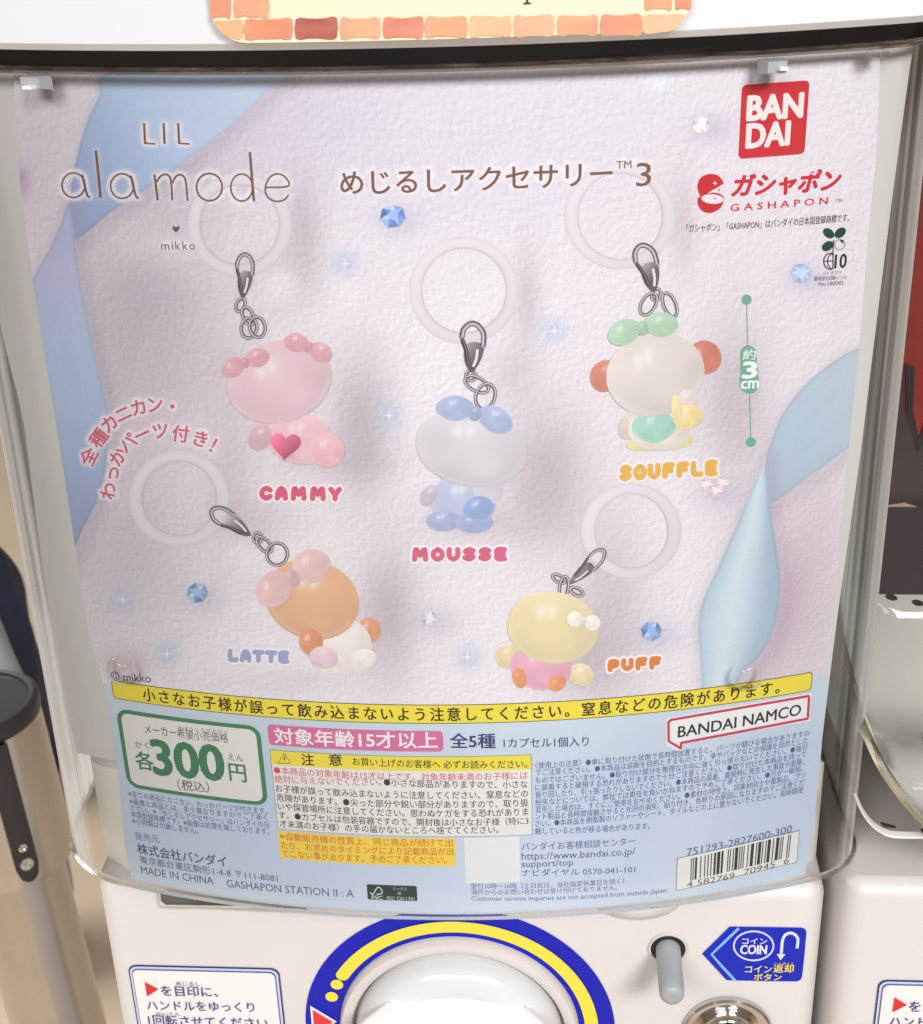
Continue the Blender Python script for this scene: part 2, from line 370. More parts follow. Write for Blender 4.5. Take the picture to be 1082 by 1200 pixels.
# body -------------------------------------------------------------
def body_block(S, a0, a1, z0, z1, depth, r=0.008):
    t = np.linspace(0, np.pi/2, 7)
    pa = np.concatenate([np.column_stack([a0+r-r*np.cos(t), -(r-r*np.sin(t))]), np.column_stack([a1-r+r*np.sin(t), -(r-r*np.cos(t))])])
    pa = np.concatenate([pa, [[a1, -depth], [a0, -depth]]])
    def ring(z, ins=0.0):
        q = pa.copy()
        if ins: q[:, 0] = np.clip(q[:, 0], a0+ins, a1-ins); q[:, 1] = np.minimum(q[:, 1], -ins)
        return S.P(np.column_stack([q[:, 0], np.full(len(q), z-S.o[2])]), q[:, 1])
    mb = MB()
    zz = [(z0, 0), (z1-0.006, 0), (z1-0.002, 0.002), (z1, 0.006)]
    n = len(pa); V = np.concatenate([ring(z, i) for z, i in zz]); F = []
    for k in range(len(zz)-1):
        for i in range(n): F.append((k*n+i, k*n+(i+1) % n, (k+1)*n+(i+1) % n, (k+1)*n+i))
    F += [tuple(range(n))[::-1], tuple(range(3*n, 4*n))]
    mb.add(V, F); return mb
al = BP.I([(120, 1099)])[0, 0]; ar = BP.I([(963.5, 1120)])[0, 0]
body_block(BP, al, ar, 0.78, ZB+0.0012, 0.30).build('body', M['white'], mach, True)
mb = MB()
body_block(BP, al+0.012, ar-0.012, 0.0, 0.775, 0.28).build('stand', M['white'], mach, True)
# hopper inside the case
hp = case_path(-0.004, -0.124, 0.120, 0.030, 0.020, 0.10)
mb = MB(); n = len(hp); Vb = np.column_stack([hp, np.full(n, ZB-0.004)])
fa = np.abs(np.linspace(-1, 1, n)); zt_ = ZB+0.046-0.012*np.clip((fa-0.6)/0.4, 0, 1)**2
Vt = np.column_stack([hp, zt_]); ctr = np.array([0.0, 0.14])
inn = ctr+(hp-ctr)*0.80; inn2 = ctr+(hp-ctr)*0.35
Vi = np.column_stack([inn, zt_+0.004]); Vj = np.column_stack([inn2, np.full(n, ZB+0.012)])
Vm = Vt.copy(); Vm[:, :2] = ctr+(hp-ctr)*0.93; Vm[:, 2] += 0.006
V = np.concatenate([Vb, Vt, Vm, Vi, Vj]); F = [(k*n+i, k*n+i+1, (k+1)*n+i+1, (k+1)*n+i) for k in range(4) for i in range(n-1)]
mb.add(V, F); mb.build('hopper', M['cream'], mach, True)
# dark back inside the case
cp = case_path(-0.004)
mb = MB(); yb = 0.235
mb.add([(-0.15, yb, ZB), (0.15, yb, ZB), (0.15, yb, z_head), (-0.15, yb, z_head)], [(0, 1, 2, 3)]); mb.build('back_panel', M['inside'], mach)
# frosted card behind the poster
Lc = [(-60, 60), (-40, 86), (-25, 250), (0, 400), (24, 490), (40, 620), (52, 700), (62, 770), (76, 840), (92, 900)]
Rc = [(1078, 45), (1074, 52), (1051, 220), (1028, 400), (1012, 533), (985, 720), (971, 830), (964, 890)]
LA, RA = CY.I(Lc), CY.I(Rc); zz = np.linspace(ZT+0.004, 1.20, 24)
la = np.interp(-zz, -LA[:, 1], LA[:, 0]); ra = np.interp(-zz, -RA[:, 1], RA[:, 0]); nu = 40
ab = np.array([[(1-u)*l+u*r, z] for z, l, r in zip(zz, la, ra) for u in np.linspace(0, 1, nu)])
mb = MB(); mb.add(CY.P(ab, np.full(len(ab), -0.0015)), [(k*nu+i, k*nu+i+1, (k+1)*nu+i+1, (k+1)*nu+i) for k in range(len(zz)-1) for i in range(nu-1)])
mb.build('backing_card', M['card'], mach)
# clear case
mb = MB(); pth = case_path(OFFC); add_strip(mb, CY, pth, np.linspace(ZB+0.0026, z_head-0.001, 12)); mb.build('clear_case', M['clear'], mach, True)
# lip under the case, and the double lip on top
def lip(name, z0, z1, o0, o1, m):
    mb = MB(); pi, po = case_path(o0), case_path(o1); n = len(pi)
    ring = [np.column_stack([p, np.full(n, z)]) for p, z in ((pi, z0), (po, z0+0.0006), (po, z1-0.0006), (pi, z1))]
    V = np.concatenate(ring); F = [(k*n+i, k*n+i+1, ((k+1) % 4)*n+i+1, ((k+1) % 4)*n+i) for k in range(4) for i in range(n-1)]
    mb.add(V, F); return mb.build(name, m, mach, True)
lip('case_lip', ZB+0.0016, ZB+0.0030, 0.0036, 0.0060, M['rim'])
zl = CY.I([(541, 79)])[0, 1]; zl2 = CY.I([(541, 71)])[0, 1]
lip('top_lip', zl-0.0002, zl+0.0010, 0.0048, 0.0070, M['brim'])
lip('top_lip', zl2-0.0009, zl2, 0.0048, 0.0066, M['brim'])
# dark collar inside the clear band
mb = MB(); add_strip(mb, CY, case_path(0.0016), [zl+0.0006, zl2, z_head-0.0005]); mb.build('collar', M['dark'], mach, True)
# white header above the case
mb = MB(); ph_ = case_path(0.0125); ph2 = case_path(0.0105); n = len(ph_)
V = np.concatenate([np.column_stack([case_path(-0.01), np.full(n, z_head)]), np.column_stack([ph2, np.full(n, z_head)]), np.column_stack([ph_, np.full(n, z_head+0.002)]), np.column_stack([ph_, np.full(n, z_head+0.11)]), np.column_stack([case_path(-0.05), np.full(n, z_head+0.118)])])
mb.add(V, [(k*n+i, k*n+i+1, (k+1)*n+i+1, (k+1)*n+i) for k in range(4) for i in range(n-1)]); mb.build('header', M['header'], mach, True)
mb = MB(); cpz = case_path(-0.002); mb.add(np.column_stack([cpz, np.full(len(cpz), z_head+0.001)]), [tuple(range(len(cpz)))]); mb.build('shade_lid', M['inside'], mach)  # added to close the case top and darken the inside
# clear pegs that hold the case
def peg(px0, px1, d=0.010):
    A = CY.I([px0, px1]); a0, a1 = A[0, 0], A[1, 0]; b1, b0 = A[0, 1], A[1, 1]
    mb = MB(); k = (a1-a0)*0.14
    ring = lambda a, b, c_, d_, o: CY.P([(a, c_), (b, c_), (b, d_), (a, d_)], np.full(4, o))
    V = np.concatenate([ring(a0, a1, b0, b1, 0.0052), ring(a0+k, a1-k, b0+k, b1, 0.0052+d*0.5)])
    mb.add(V, [(4, 5, 6, 7), (0, 1, 5, 4), (1, 2, 6, 5), (2, 3, 7, 6), (3, 0, 4, 7)]); return mb
peg((43, 83), (74, 101)).build('peg', M['grey'], mach); peg((880, 66), (909, 82)).build('peg', M['grey'], mach)
peg((1004, 55), (1022, 64)).build('peg', M['rim'], mach)
M['tip'] = mat('peg_shine', (0.8, 0.8, 0.78), 0.2)  # near-white pieces painted in as the shine on the pegs
peg((52, 92), (67, 98), 0.014).build('peg_glint', M['tip'], mach); peg((893, 71), (905, 76), 0.014).build('peg_glint', M['tip'], mach)
# small clear suction bumps low on the case
for cx, cy in ((871, 783), (148, 777)):
    a = CY.I([(cx, cy)])[0]; o = CY.P(a, OFFC+0.0002); nrm = CY.P(a, 1.0)-CY.P(a, 0.0); mb = MB()
    add_lathe(mb, o, nrm, [(0.0052, 0), (0.0048, 0.0012), (0.0035, 0.0022), (0.0018, 0.0028), (0.0006, 0.003)], 28); mb.build('clear_bump', M['clear'], mach, True)
# red reflection in the left corner, put in as a coloured strip
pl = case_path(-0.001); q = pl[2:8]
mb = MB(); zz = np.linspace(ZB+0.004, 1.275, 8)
rb = pl[3]; rc_ = pl[4]; add_strip(mb, CY, np.array([rb, rb+(rc_-rb)*0.8]), zz); mb.build('red_reflection', M['redreflect'], mach)

# dial ---------------------------------------------------------------
DC = BP.o[2]+(-0.0207); da, db = -0.0051, -0.0207
def arc_ab(r, a0, a1, n): t = np.radians(np.linspace(a0, a1, n)); return np.column_stack([da+r*np.cos(t), db+r*np.sin(t)])
def annulus(mb, S, r0, r1, off, c, a0=0, a1=360, n=96):
    i, o = arc_ab(r0, a0, a1, n), arc_ab(r1, a0, a1, n)
    mb.add(np.concatenate([S.P(i, np.full(n, off)), S.P(o, np.full(n, off))]), [(k, k+1, n+k+1, n+k) for k in range(n-1)], lin(c))
BLUE = (10, 22, 176)
mb = MB(); annulus(mb, BP, 0.0452, 0.0589, 0.0004, BLUE); dial = mb.build('dial_ring', M['print'], mach)
mb = MB(); r0, r1 = 0.0477, 0.0527; aend = 149; annulus(mb, BP, r0, r1, 0.0008, (240, 216, 40), -150, aend)
e = arc_ab((r0+r1)/2, aend, aend, 1)[0]; t = np.linspace(0, 2*np.pi, 20, endpoint=False)
for dg_, rr in ((155.0, 0.0024), (162.5, 0.0024)):
    e = arc_ab((r0+r1)/2, dg_, dg_, 1)[0]; poly(mb, BP, np.column_stack([e[0]+rr*np.cos(t), e[1]+rr*np.sin(t)]), 0.0008, (240, 216, 40), ab=True)
tt = np.radians(np.linspace(aend, aend+180, 12)); e = arc_ab((r0+r1)/2, aend, aend, 1)[0]
rad = (r1-r0)/2; poly(mb, BP, np.column_stack([e[0]+rad*np.cos(tt), e[1]+rad*np.sin(tt)]), 0.0008, (240, 216, 40), ab=True)
mb.build('yellow_band', M['print'], dial)
mb = MB(); poly(mb, BP, [(364, 1177), (395, 1195.5), (367, 1214)], 0.0008, (245, 235, 235)); poly(mb, BP, [(367, 1181), (391, 1195.5), (369.5, 1210)], 0.0012, (222, 48, 52)); mb.build('arrow_mark', M['print'], dial)
o = BP.P([da, db], 0.0); mb = MB()
add_lathe(mb, o, BP.n, [(0.0455, 0.0), (0.0453, 0.003), (0.0445, 0.0045), (0.0425, 0.005), (0.0408, 0.0042), (0.0400, 0.0015)], 96, cap_end=False); rim = mb.build('knob_rim', M['white'], mach, True)
mb = MB(); add_lathe(mb, o, BP.n, [(0.0392, 0.001), (0.0390, 0.005), (0.0380, 0.0085), (0.0355, 0.0115), (0.0315, 0.0128), (0.0285, 0.0125), (0.024, 0.0105), (0.018, 0.009), (0.006, 0.0085)], 96); knob = mb.build('knob', M['knob'], mach, True)
def rbox_outline(hw, hh, r, n=6):
    out = []
    for cx, cy, a in ((hw-r, hh-r, 0), (-hw+r, hh-r, 90), (-hw+r, -hh+r, 180), (hw-r, -hh+r, 270)):
        t = np.radians(np.linspace(a, a+90, n)); out.append(np.column_stack([cx+r*np.cos(t), cy+r*np.sin(t)]))
    return np.concatenate(out)
mb = MB(); V = []
for hw, hh, h in ((0.0268, 0.0255, 0.0095), (0.0280, 0.0254, 0.0115), (0.0365, 0.0230, 0.0195), (0.0375, 0.0190, 0.029), (0.0350, 0.0150, 0.032)):
    q = rbox_outline(hw, hh, 0.007); V.append(BP.P(q+np.array([da, db]), np.full(len(q), h)))
n = len(V[0]); mb.add(np.concatenate(V), [(k*n+i, k*n+(i+1) % n, (k+1)*n+(i+1) % n, (k+1)*n+i) for k in range(4) for i in range(n)]+[tuple(range(4*n, 5*n))]); mb.build('grip', M['gripw'], knob, True)
# coin return peg
a = BP.I([(783, 1111)])[0]; mb = MB()
t = np.linspace(0, 2*np.pi, 40, endpoint=False)
poly(mb, BP, np.column_stack([a[0]+0.0064*np.cos(t), a[1]+0.0064*np.sin(t)]), 0.0005, (40, 38, 38), ab=True); ho = mb.build('coin_return_socket', M['hole'], mach)
mb = MB(); add_lathe(mb, BP.P(a, 0.0), BP.n, [(0.0072, 0.0004), (0.0070, 0.0010), (0.0064, 0.0009), (0.0062, 0.0003)], 40, cap_end=False); mb.build('socket_edge', M['white'], ho, True)
mb = MB(); add_lathe(mb, BP.P(a, 0.0), BP.n, [(0.0045, 0.0006), (0.0045, 0.0215), (0.0042, 0.0235), (0.0034, 0.0247), (0.0018, 0.0252), (0.0008, 0.0250)], 40); mb.build('coin_return_button', M['grey'], mach, True)
# coin slot
a = BP.I([(852, 1206)])[0]; mb = MB(); o = BP.P(a, 0.0)
add_lathe(mb, o, BP.n, [(0.0165, 0.0004), (0.0165, 0.0022), (0.0158, 0.0030), (0.0145, 0.0030), (0.0120, 0.0010), (0.0105, 0.0008), (0.0098, 0.0030), (0.0088, 0.0032), (0.0080, 0.0014)], 64, cap_end=False); cs = mb.build('coin_slot', M['chrome'], mach, True)
mb = MB(); add_lathe(mb, o, BP.n, [(0.0081, 0.0012), (0.0075, 0.0030), (0.0060, 0.0040), (0.002, 0.0042)], 48); mb.build('core', M['chrome'], cs, True)
mb = MB()
for k in range(8):
    t0 = k*math.pi/4; q = np.array([(math.cos(t0+d)*r, math.sin(t0+d)*r) for r, d in ((0.0050, -0.13), (0.0073, -0.16), (0.0073, 0.16), (0.0050, 0.13))])
    poly(mb, BP, q+a, 0.0044, (30, 25, 24), ab=True)
mb.build('notch', M['hole'], cs)
# card slot under the case and finger scoop
mb = MB(); poly(mb, BP, [(187, 1000), (358, 1000), (360, 1063), (350, 1062), (280, 1059), (196, 1057.5), (190, 1053)], 0.0014, (90, 88, 78)); sl = mb.build('slot_window', M['slotglass'], mach)
mb = MB(); stroke(mb, BP, smooth([(187, 1030), (188.5, 1050), (191, 1056), (198, 1058.5), (240, 1059), (300, 1061.5), (352, 1063.5)], 5), 2.2, 0.0026, (178, 176, 160)); mb.build('slot_frame', M['print'], sl)
a = BP.I([(746, 1053)])[0]; mb = MB(); nu, nv = 36, 10; V = []
for k in range(nv+1):
    r = k/nv; t = np.linspace(0, 2*np.pi, nu, endpoint=False); V.append(BP.P(np.column_stack([a[0]+0.0160*r*np.cos(t), a[1]+0.0095*r*np.sin(t)]), np.full(nu, 0.0070*(1-r**2)+0.0002)))
mb.add(np.concatenate(V), [(k*nu+i, k*nu+(i+1) % nu, (k+1)*nu+(i+1) % nu, (k+1)*nu+i) for k in range(nv) for i in range(nu)]); mb.build('finger_boss', M['white'], mach, True)

NAVY = (52, 62, 120)
def instruction_label(S, root, quad=((149.5, 1128.5), (327.5, 1135)), dx=0, dy=0):
    """double-ruled instruction sticker; quad in the photo's pixels of our own machine"""
    A = S.I(quad) if S is BP else BP.I(quad)
    a0, a1, b1 = A[0, 0], A[1, 0], (A[0, 1]+A[1, 1])/2; b0 = b1-0.058
    def rr(mb, ins, r, off, c):
        xs = np.array([[a0+ins, b0+ins], [a1-ins, b1-ins]])
        q = rbox_outline((a1-a0)/2-ins, (b1-b0)/2-ins, r)+np.array([(a0+a1)/2, (b0+b1)/2]); poly(mb, S, q, off, c, ab=True)
    mb = MB(); rr(mb, 0, 0.0034, 0.0004, NAVY); L = mb.build('instruction_label', M['print'], root)
    mb = MB(); rr(mb, 0.0006, 0.0030, 0.0007, (205, 210, 232)); rr(mb, 0.0014, 0.0024, 0.0010, (95, 105, 160)); rr(mb, 0.0018, 0.0022, 0.0013, (233, 230, 228)); mb.build('label_face', M['print'], L)
    class Q:                                    # writing measured on our own machine, laid on this one
        I = staticmethod(BP.I); P = staticmethod(S.P)
    mb = MB(); poly(mb, Q, [(171, 1147), (187, 1155.5), (173.7, 1164)], 0.0018, (218, 40, 44)); mb.build('arrow_mark', M['print'], L)
    mb = MB(); kw = dict(c=(62, 70, 128), off=0.0018)
    text(mb, Q, 'を目印に、', (191, 1163.5), (257, 1165), 12, bold=0.012, **kw); text(mb, Q, 'めじるし', (208, 1151.5), (236, 1152), 5, **kw)
    text(mb, Q, 'ハンドルをゆっくり', (174.4, 1180), (299.7, 1182.5), 11, bold=0.008, **kw); text(mb, Q, 'かいてん', (184.4, 1186.5), (212.4, 1187), 4.2, **kw)
    text(mb, Q, '1回転させてください。', (176, 1197.5), (322, 1202), 12, bold=0.012, **kw)
    mb.build('lettering', M['print'], L)
instruction_label(BP, mach)
# coin sticker
mb = MB(); poly(mb, BP, [(823, 1117), (855.5, 1085), (900, 1085.6), (938, 1086.2), (943, 1087.3), (945.3, 1091), (943, 1117), (940.3, 1143), (938.5, 1147.5), (934, 1149.5), (890, 1149), (851.8, 1148)], 0.0004, (8, 36, 182)); cl = mb.build('coin_label', M['print'], mach)
mb = MB(); stroke(mb, BP, [(866, 1086.3), (850, 1101.5), (834, 1117), (847.5, 1132.5), (861.4, 1147.5)], 3.2, 0.0007, (122, 178, 244), caps=False)
stroke(mb, BP, ell(883.2, 1107, 23.2, 17, 0, 48), 2.0, 0.0007, (205, 210, 242), closed=True)
stroke(mb, BP, smooth([(934, 1110), (935, 1099), (931, 1093.5), (925.8, 1092), (920, 1094.5), (917, 1101), (916, 1110), (915.4, 1118)], 5), 3.4, 0.0007, (210, 214, 244), caps=False)
poly(mb, BP, [(910, 1116), (920.5, 1116.5), (914.7, 1123.5)], 0.00085, (210, 214, 244)); mb.build('emblem', M['print'], cl)
mb = MB(); kw = dict(off=0.0009)
text(mb, BP, 'コイン', (869.5, 1104.5), (898.4, 1104.8), 7, (214, 218, 244), bold=0.02, **kw); text(mb, BP, 'COIN', (867.5, 1116.2), (898, 1116.4), 10.5, (220, 222, 246), bold=0.03, **kw)
text(mb, BP, 'コイン', (873, 1138), (904, 1138), 8, (226, 214, 150), bold=0.02, **kw); text(mb, BP, '返却', (906, 1138), (929.5, 1138), 9.5, (240, 216, 52), bold=0.02, **kw)
text(mb, BP, 'へんきゃく', (907, 1128.7), (929.5, 1128.7), 3, (230, 205, 60), **kw); text(mb, BP, 'ボタン', (883.3, 1147), (915.4, 1147), 7.6, (240, 216, 70), bold=0.02, **kw)
mb.build('lettering', M['print'], cl)

# ================================================================== SIGN BOARD on the header
sgn = thing('sign_board', 'cream sign board with painted orange brick border above the machine case', 'sign', tuple(CY.P([0.0, z_head+0.05], 0.016)))
OFS = 0.0150
def sign_px(px): return CY.I(px)
class Hd(Cyl):                                  # surface of the sign, in front of the header
    def I(self, px):
        D = rays(px); ox, oy = CAMLOC[0], CAMLOC[1]-RC; r = RC+OFS
        A = D[..., 0]**2+D[..., 1]**2; B = ox*D[..., 0]+oy*D[..., 1]; C = ox*ox+oy*oy-r*r
        t = (-B-np.sqrt(np.maximum(B*B-A*C, 1e-10)))/A; X = CAMLOC+D*t[..., None]
        return np.stack([RC*np.arctan2(X[..., 0], RC-X[..., 1]), X[..., 2]], -1)
    def P(self, ab, off=0.0): return Cyl.P(self, ab, np.asarray(off)+OFS)
HS = Hd()
A = HS.I([(246, 5), (812, 2), (276, 47), (790, 38.5)])
a0, a1 = A[0, 0], A[1, 0]; b0 = (A[2, 1]+A[3, 1])/2; b1 = b0+0.075; r = 0.0085
xs = np.unique(np.concatenate([a0+r-r*np.cos(np.linspace(0, np.pi/2, 10)), np.linspace(a0+r, a1-r, 30), a1-r+r*np.sin(np.linspace(0, np.pi/2, 10))]))
dx = np.maximum(np.maximum(a0+r-xs, xs-(a1-r)), 0); k_ = r-np.sqrt(np.maximum(r*r-dx*dx, 0)); n = len(xs)
mb = MB(); fr = [HS.P(np.column_stack([xs, b0+k_]), np.zeros(n)), HS.P(np.column_stack([xs, b1-k_]), np.zeros(n)), HS.P(np.column_stack([xs, b1-k_]), np.full(n, -0.0022)), HS.P(np.column_stack([xs, b0+k_]), np.full(n, -0.0022))]
mb.add(np.concatenate(fr), [(k*n+i, k*n+i+1, ((k+1) % 4)*n+i+1, ((k+1) % 4)*n+i) for k in range(4) for i in range(n-1)], lin((238, 222, 190))); sb = mb.build('board', M['print'], sgn)
mb = MB()
def brick(x0, x1, y0, y1, c, sl=-0.012):
    """slightly wobbly painted brick, mottled per corner"""
    xs = np.linspace(x0, x1, 5); top = [(x, y0+sl*(x-541)+RNG.normal(0, 0.5)) for x in xs]; bot = [(x+RNG.normal(0, 0.4), y1+sl*(x-541)+RNG.normal(0, 0.5)) for x in xs[::-1]]
    pts = smooth(top+bot, 2, True); base = np.array(c, float)
    cs = [np.clip(base+RNG.normal(0, 5)+RNG.normal(0, 3, 3), 0, 255) for _ in pts]; poly(mb, HS, pts, 0.0003, cs)
rowc = [(222, 142, 112), (176, 98, 86), (226, 168, 128), (216, 134, 106), (226, 166, 126), (232, 178, 138), (230, 172, 134), (228, 164, 124), (224, 148, 116)]
xr = [(288, 342.5), (347, 395), (399.5, 445), (450, 496), (499.5, 547), (552, 598), (603, 649), (654, 700), (705, 751)]
for (x0, x1), c in zip(xr, rowc): brick(x0, x1, 19.5, 42.5, c)
poly(mb, HS, smooth([(251, 25), (266, 24), (284, 23.5), (284.5, 43), (276, 45), (262, 39)], 3, True), 0.0003, (226, 172, 130)); poly(mb, HS, smooth([(754.5, 18), (780, 17), (801, 17), (798, 26), (788, 35), (772, 37.5), (755, 38)], 3, True), 0.0003, (230, 182, 142))
brick(248, 270.5, -22, 16, (220, 146, 112)); brick(275, 315, -8, 16, (224, 160, 124)); brick(756, 787, -16, 13, (226, 160, 120)); brick(792, 809, -16, 13, (220, 138, 106))
mb.build('brick_border', M['print'], sb)
mb = MB(); stroke(mb, HS, [(618, -6), (618, 2.5)], 2.4, 0.0003, (60, 48, 40), caps=False); stroke(mb, HS, [(613.5, 3.6), (622.5, 3.4)], 1.8, 0.0003, (60, 48, 40), caps=False); mb.build('lettering', M['print'], sb)

# ================================================================== POSTER
pos = thing('product_poster', 'pale lavender poster of five jelly charms with blue ribbons and Japanese print', 'poster', tuple(CY.P([0.0, ZB])))
class Ink(Cyl):                                 # ink layers lie within a tenth of a millimetre of the sheet
    def P(self, ab, off=0.0): return Cyl.P(self, ab, np.asarray(off)*0.3)
CY = Ink()
LY = 0.00025                                    # first ink layer above the sheet
def part(mb, name, parent, m='print'): return mb.build(name, M[m], parent)
BROWN = (128, 92, 78)
# --- title strokes
mb = MB()
def tstroke(pts, w=2.2, sm=True, closed=False):
    q = smooth(pts, 6, closed) if sm else np.array(pts, float)
    stroke(mb, CY, q, w, LY+0.00012, BROWN, closed=closed, caps=False); HALO.append((q, 5.0))
    if not sm:
        for k in range(len(q)-1): HALO.append((np.linspace(q[k], q[k+1], 24), 5.0))
for x in (169.5, 209.5):
    tstroke([(x-0.5, 144), (x+0.7, 168.5)], 2.6, False); tstroke([(x+2, 167.7), (x+13, 168.4)], 1.8, False)
tstroke([(192, 144), (193, 168.5)], 2.6, False)
def lower_a(x0, x1, top, base):
    cx = (x0+x1-7)/2; rx = (x1-5-x0)/2; cy = (top+base)/2; ry = (base-top)/2
    tstroke(ell(cx+0.8, cy, rx-1, ry-0.8, 0, 40), 1.9, False, True)
    tstroke([(x1-9.5, top+3), (x1-7, top+14), (x1-3.5, base-3.5), (x1, base-1)], 2.4)
lower_a(72, 106, 201.5, 232); lower_a(129, 163, 202.5, 233)
tstroke([(112.5, 176), (115, 200), (118, 231.5)], 3.0)
tstroke([(181, 204), (183, 218), (185, 234.5)], 2.6); tstroke([(184, 213), (188, 206.5), (194, 204), (199, 207), (201, 216), (202, 234.5)], 2.2); tstroke([(202.3, 214), (206, 207), (211.5, 204.3), (216.5, 208), (218.5, 217), (220, 235)], 2.2)
tstroke(ell(245.5, 219, 15, 16, 0, 40), 2.1, False, True)
tstroke(ell(283.5, 219.5, 12.8, 15.8, 0, 40), 1.9, False, True); tstroke([(293, 178), (295.2, 205), (297.8, 235.5)], 3.0)
tstroke([(311.5, 219.5), (337.3, 218), (336, 209), (327, 203.5), (317, 207), (311.2, 219), (313.5, 230), (323, 235.6), (333, 234), (338.5, 228)], 2.0)
title = part(mb, 'title_lettering', pos)
mb = MB(); poly(mb, CY, smooth([(206.5, 272), (202.5, 267.5), (203.3, 264.3), (206.5, 266), (209.8, 264.3), (210.4, 267.5)], 3, True), LY+0.00012, (110, 92, 92)); part(mb, 'heart_mark', pos)
mb = MB(); HALO.append((np.linspace((190, 287), (228, 287.5), 30), 6.0))
for ch, x0, x1, h in (('m', 189.5, 199, 6.5), ('i', 202, 203.6, 9), ('k', 206, 212, 9.6), ('k', 214.5, 220.5, 9.6), ('o', 222.5, 229, 6.6)): text(mb, CY, ch, (x0, 292.3), (x1, 292.5), h, (122, 104, 104), LY+0.00012)
part(mb, 'lettering', pos); mb = MB()
text(mb, CY, 'めじるしアクセサリー', (400, 227.5), (717.5, 216), 27.5, BROWN, LY+0.00012, bold=0.014, halo=5.0)
text(mb, CY, 'TM', (722.5, 197.6), (740, 196.8), 9, BROWN, LY+0.00012, halo=4); text(mb, CY, '3', (745.5, 218.5), (763, 217.5), 27.5, BROWN, LY+0.00012, halo=5)
part(mb, 'headline_lettering', pos)
# --- maker's red square and capsule mark
RED = (208, 44, 56)
mb = MB(); rrect(mb, CY, [(869, 99), (948, 94), (944, 180), (866, 186)], 0.0014, LY, RED); sq = part(mb, 'red_logo_square', pos)
mb = MB()
text(mb, CY, 'BAN', (876, 140.5), (939.5, 136.3), 27.5, (238, 226, 226), LY+0.0002, bold=0.05); text(mb, CY, 'DAI', (875, 172.8), (924, 169), 27, (238, 226, 226), LY+0.0002, bold=0.05); part(mb, 'lettering', sq)
mb = MB(); up_ = smooth([(820, 228), (817.5, 218), (821, 208.5), (830, 204), (841, 205), (847.5, 212.5), (846.5, 216), (832, 224.5), (824, 230)], 4, True)
poly(mb, CY, up_, LY, (206, 40, 50)); lo = smooth([(818, 232), (819, 242), (826, 248.5), (835, 249), (844, 244), (848, 236), (847, 229), (838, 225.5), (828, 227)], 4, True); poly(mb, CY, lo, LY+0.00004, (206, 40, 50))
poly(mb, CY, ell(835, 233, 13, 5.6, 4, 30), LY+0.0001, (234, 222, 228))
for sx, sy, sr in ((838, 214.5, 3.2), (843, 222.5, 2.0), (838, 232.5, 2.0)):
    st = [(sx+(sr if k % 2 == 0 else sr*0.3)*math.cos(k*math.pi/4), sy+(sr if k % 2 == 0 else sr*0.3)*math.sin(k*math.pi/4)) for k in range(8)]; poly(mb, CY, st, LY+0.00016, (236, 222, 226) if sy < 220 else (200, 40, 50))
cm = part(mb, 'capsule_emblem', pos)
mb = MB(); text(mb, CY, 'ガシャポン', (857, 231), (981, 223.5), 26, RED, LY, bold=0.05, slant=0.22)
stroke(mb, CY, ell(953.5, 200, 4.0, 4.0, 0, 24), 1.4, LY+0.0001, (238, 226, 228), closed=True)
text(mb, CY, 'G A S H A P O N', (856, 247.5), (970, 239), 8.2, RED, LY, bold=0.02); text(mb, CY, 'TM', (979, 237.2), (987, 236.8), 4, (130, 110, 115), LY); part(mb, 'lettering', cm)
mb = MB(); text(mb, CY, '「ガシャポン」「GASHAPON」はバンダイの日本国登録商標です。', (804.5, 272.5), (995, 259.5), 9.6, (52, 44, 48), LY, bold=0.004); part(mb, 'small_print', pos)
# --- biomass clover mark
mb = MB(); GR = (36, 74, 58)
for cx, cy, rx, ry, ro in ((971.3, 273.2, 7.4, 5.2, 38), (984.8, 272.6, 7.6, 5.2, -42), (970, 288.2, 7.4, 5.2, -35)): disc(mb, CY, cx, cy, rx, ry, LY+0.00003*(cy % 3), GR, ro)
stroke(mb, CY, ell(984.2, 286.5, 6, 6, 0, 26, -40, 300), 1.1, LY+0.00012, (150, 150, 148), caps=False); poly(mb, CY, [(984, 280.6), (989, 281.2), (987.5, 285.5)], LY+0.00018, (48, 50, 50))
stroke(mb, CY, [(977, 281), (976.5, 290), (976, 300)], 1.3, LY+0.00015, (60, 70, 64), caps=False)
part(mb, 'clover_emblem', pos)
mb = MB(); K = (40, 46, 46); stroke(mb, CY, ell(973.5, 306, 8, 9.4, 0, 30, 75, 290), 1.4, LY+0.00002, K, caps=False); stroke(mb, CY, [(966, 306), (977, 305.5)], 1.2, LY+0.00008, K, caps=False); stroke(mb, CY, smooth([(975, 297), (970.5, 302), (970.5, 310), (974.5, 315)], 4), 1.2, LY+0.00014, K, caps=False); stroke(mb, CY, [(976.5, 297), (976.2, 315)], 1.2, LY+0.0002, K, caps=False)
text(mb, CY, '10', (978, 314.2), (991.5, 313.4), 16, K, LY+0.0001, bold=0.02)
text(mb, CY, 'バイオマス', (964, 322.3), (986, 321.3), 4.4, (90, 84, 88), LY); text(mb, CY, '使用部位印刷インキ', (954, 329.3), (992, 327.5), 5.2, (70, 64, 68), LY); text(mb, CY, 'No.180082', (959.5, 335), (988.5, 333.6), 4.6, (90, 84, 88), LY); part(mb, 'globe_mark', pos)
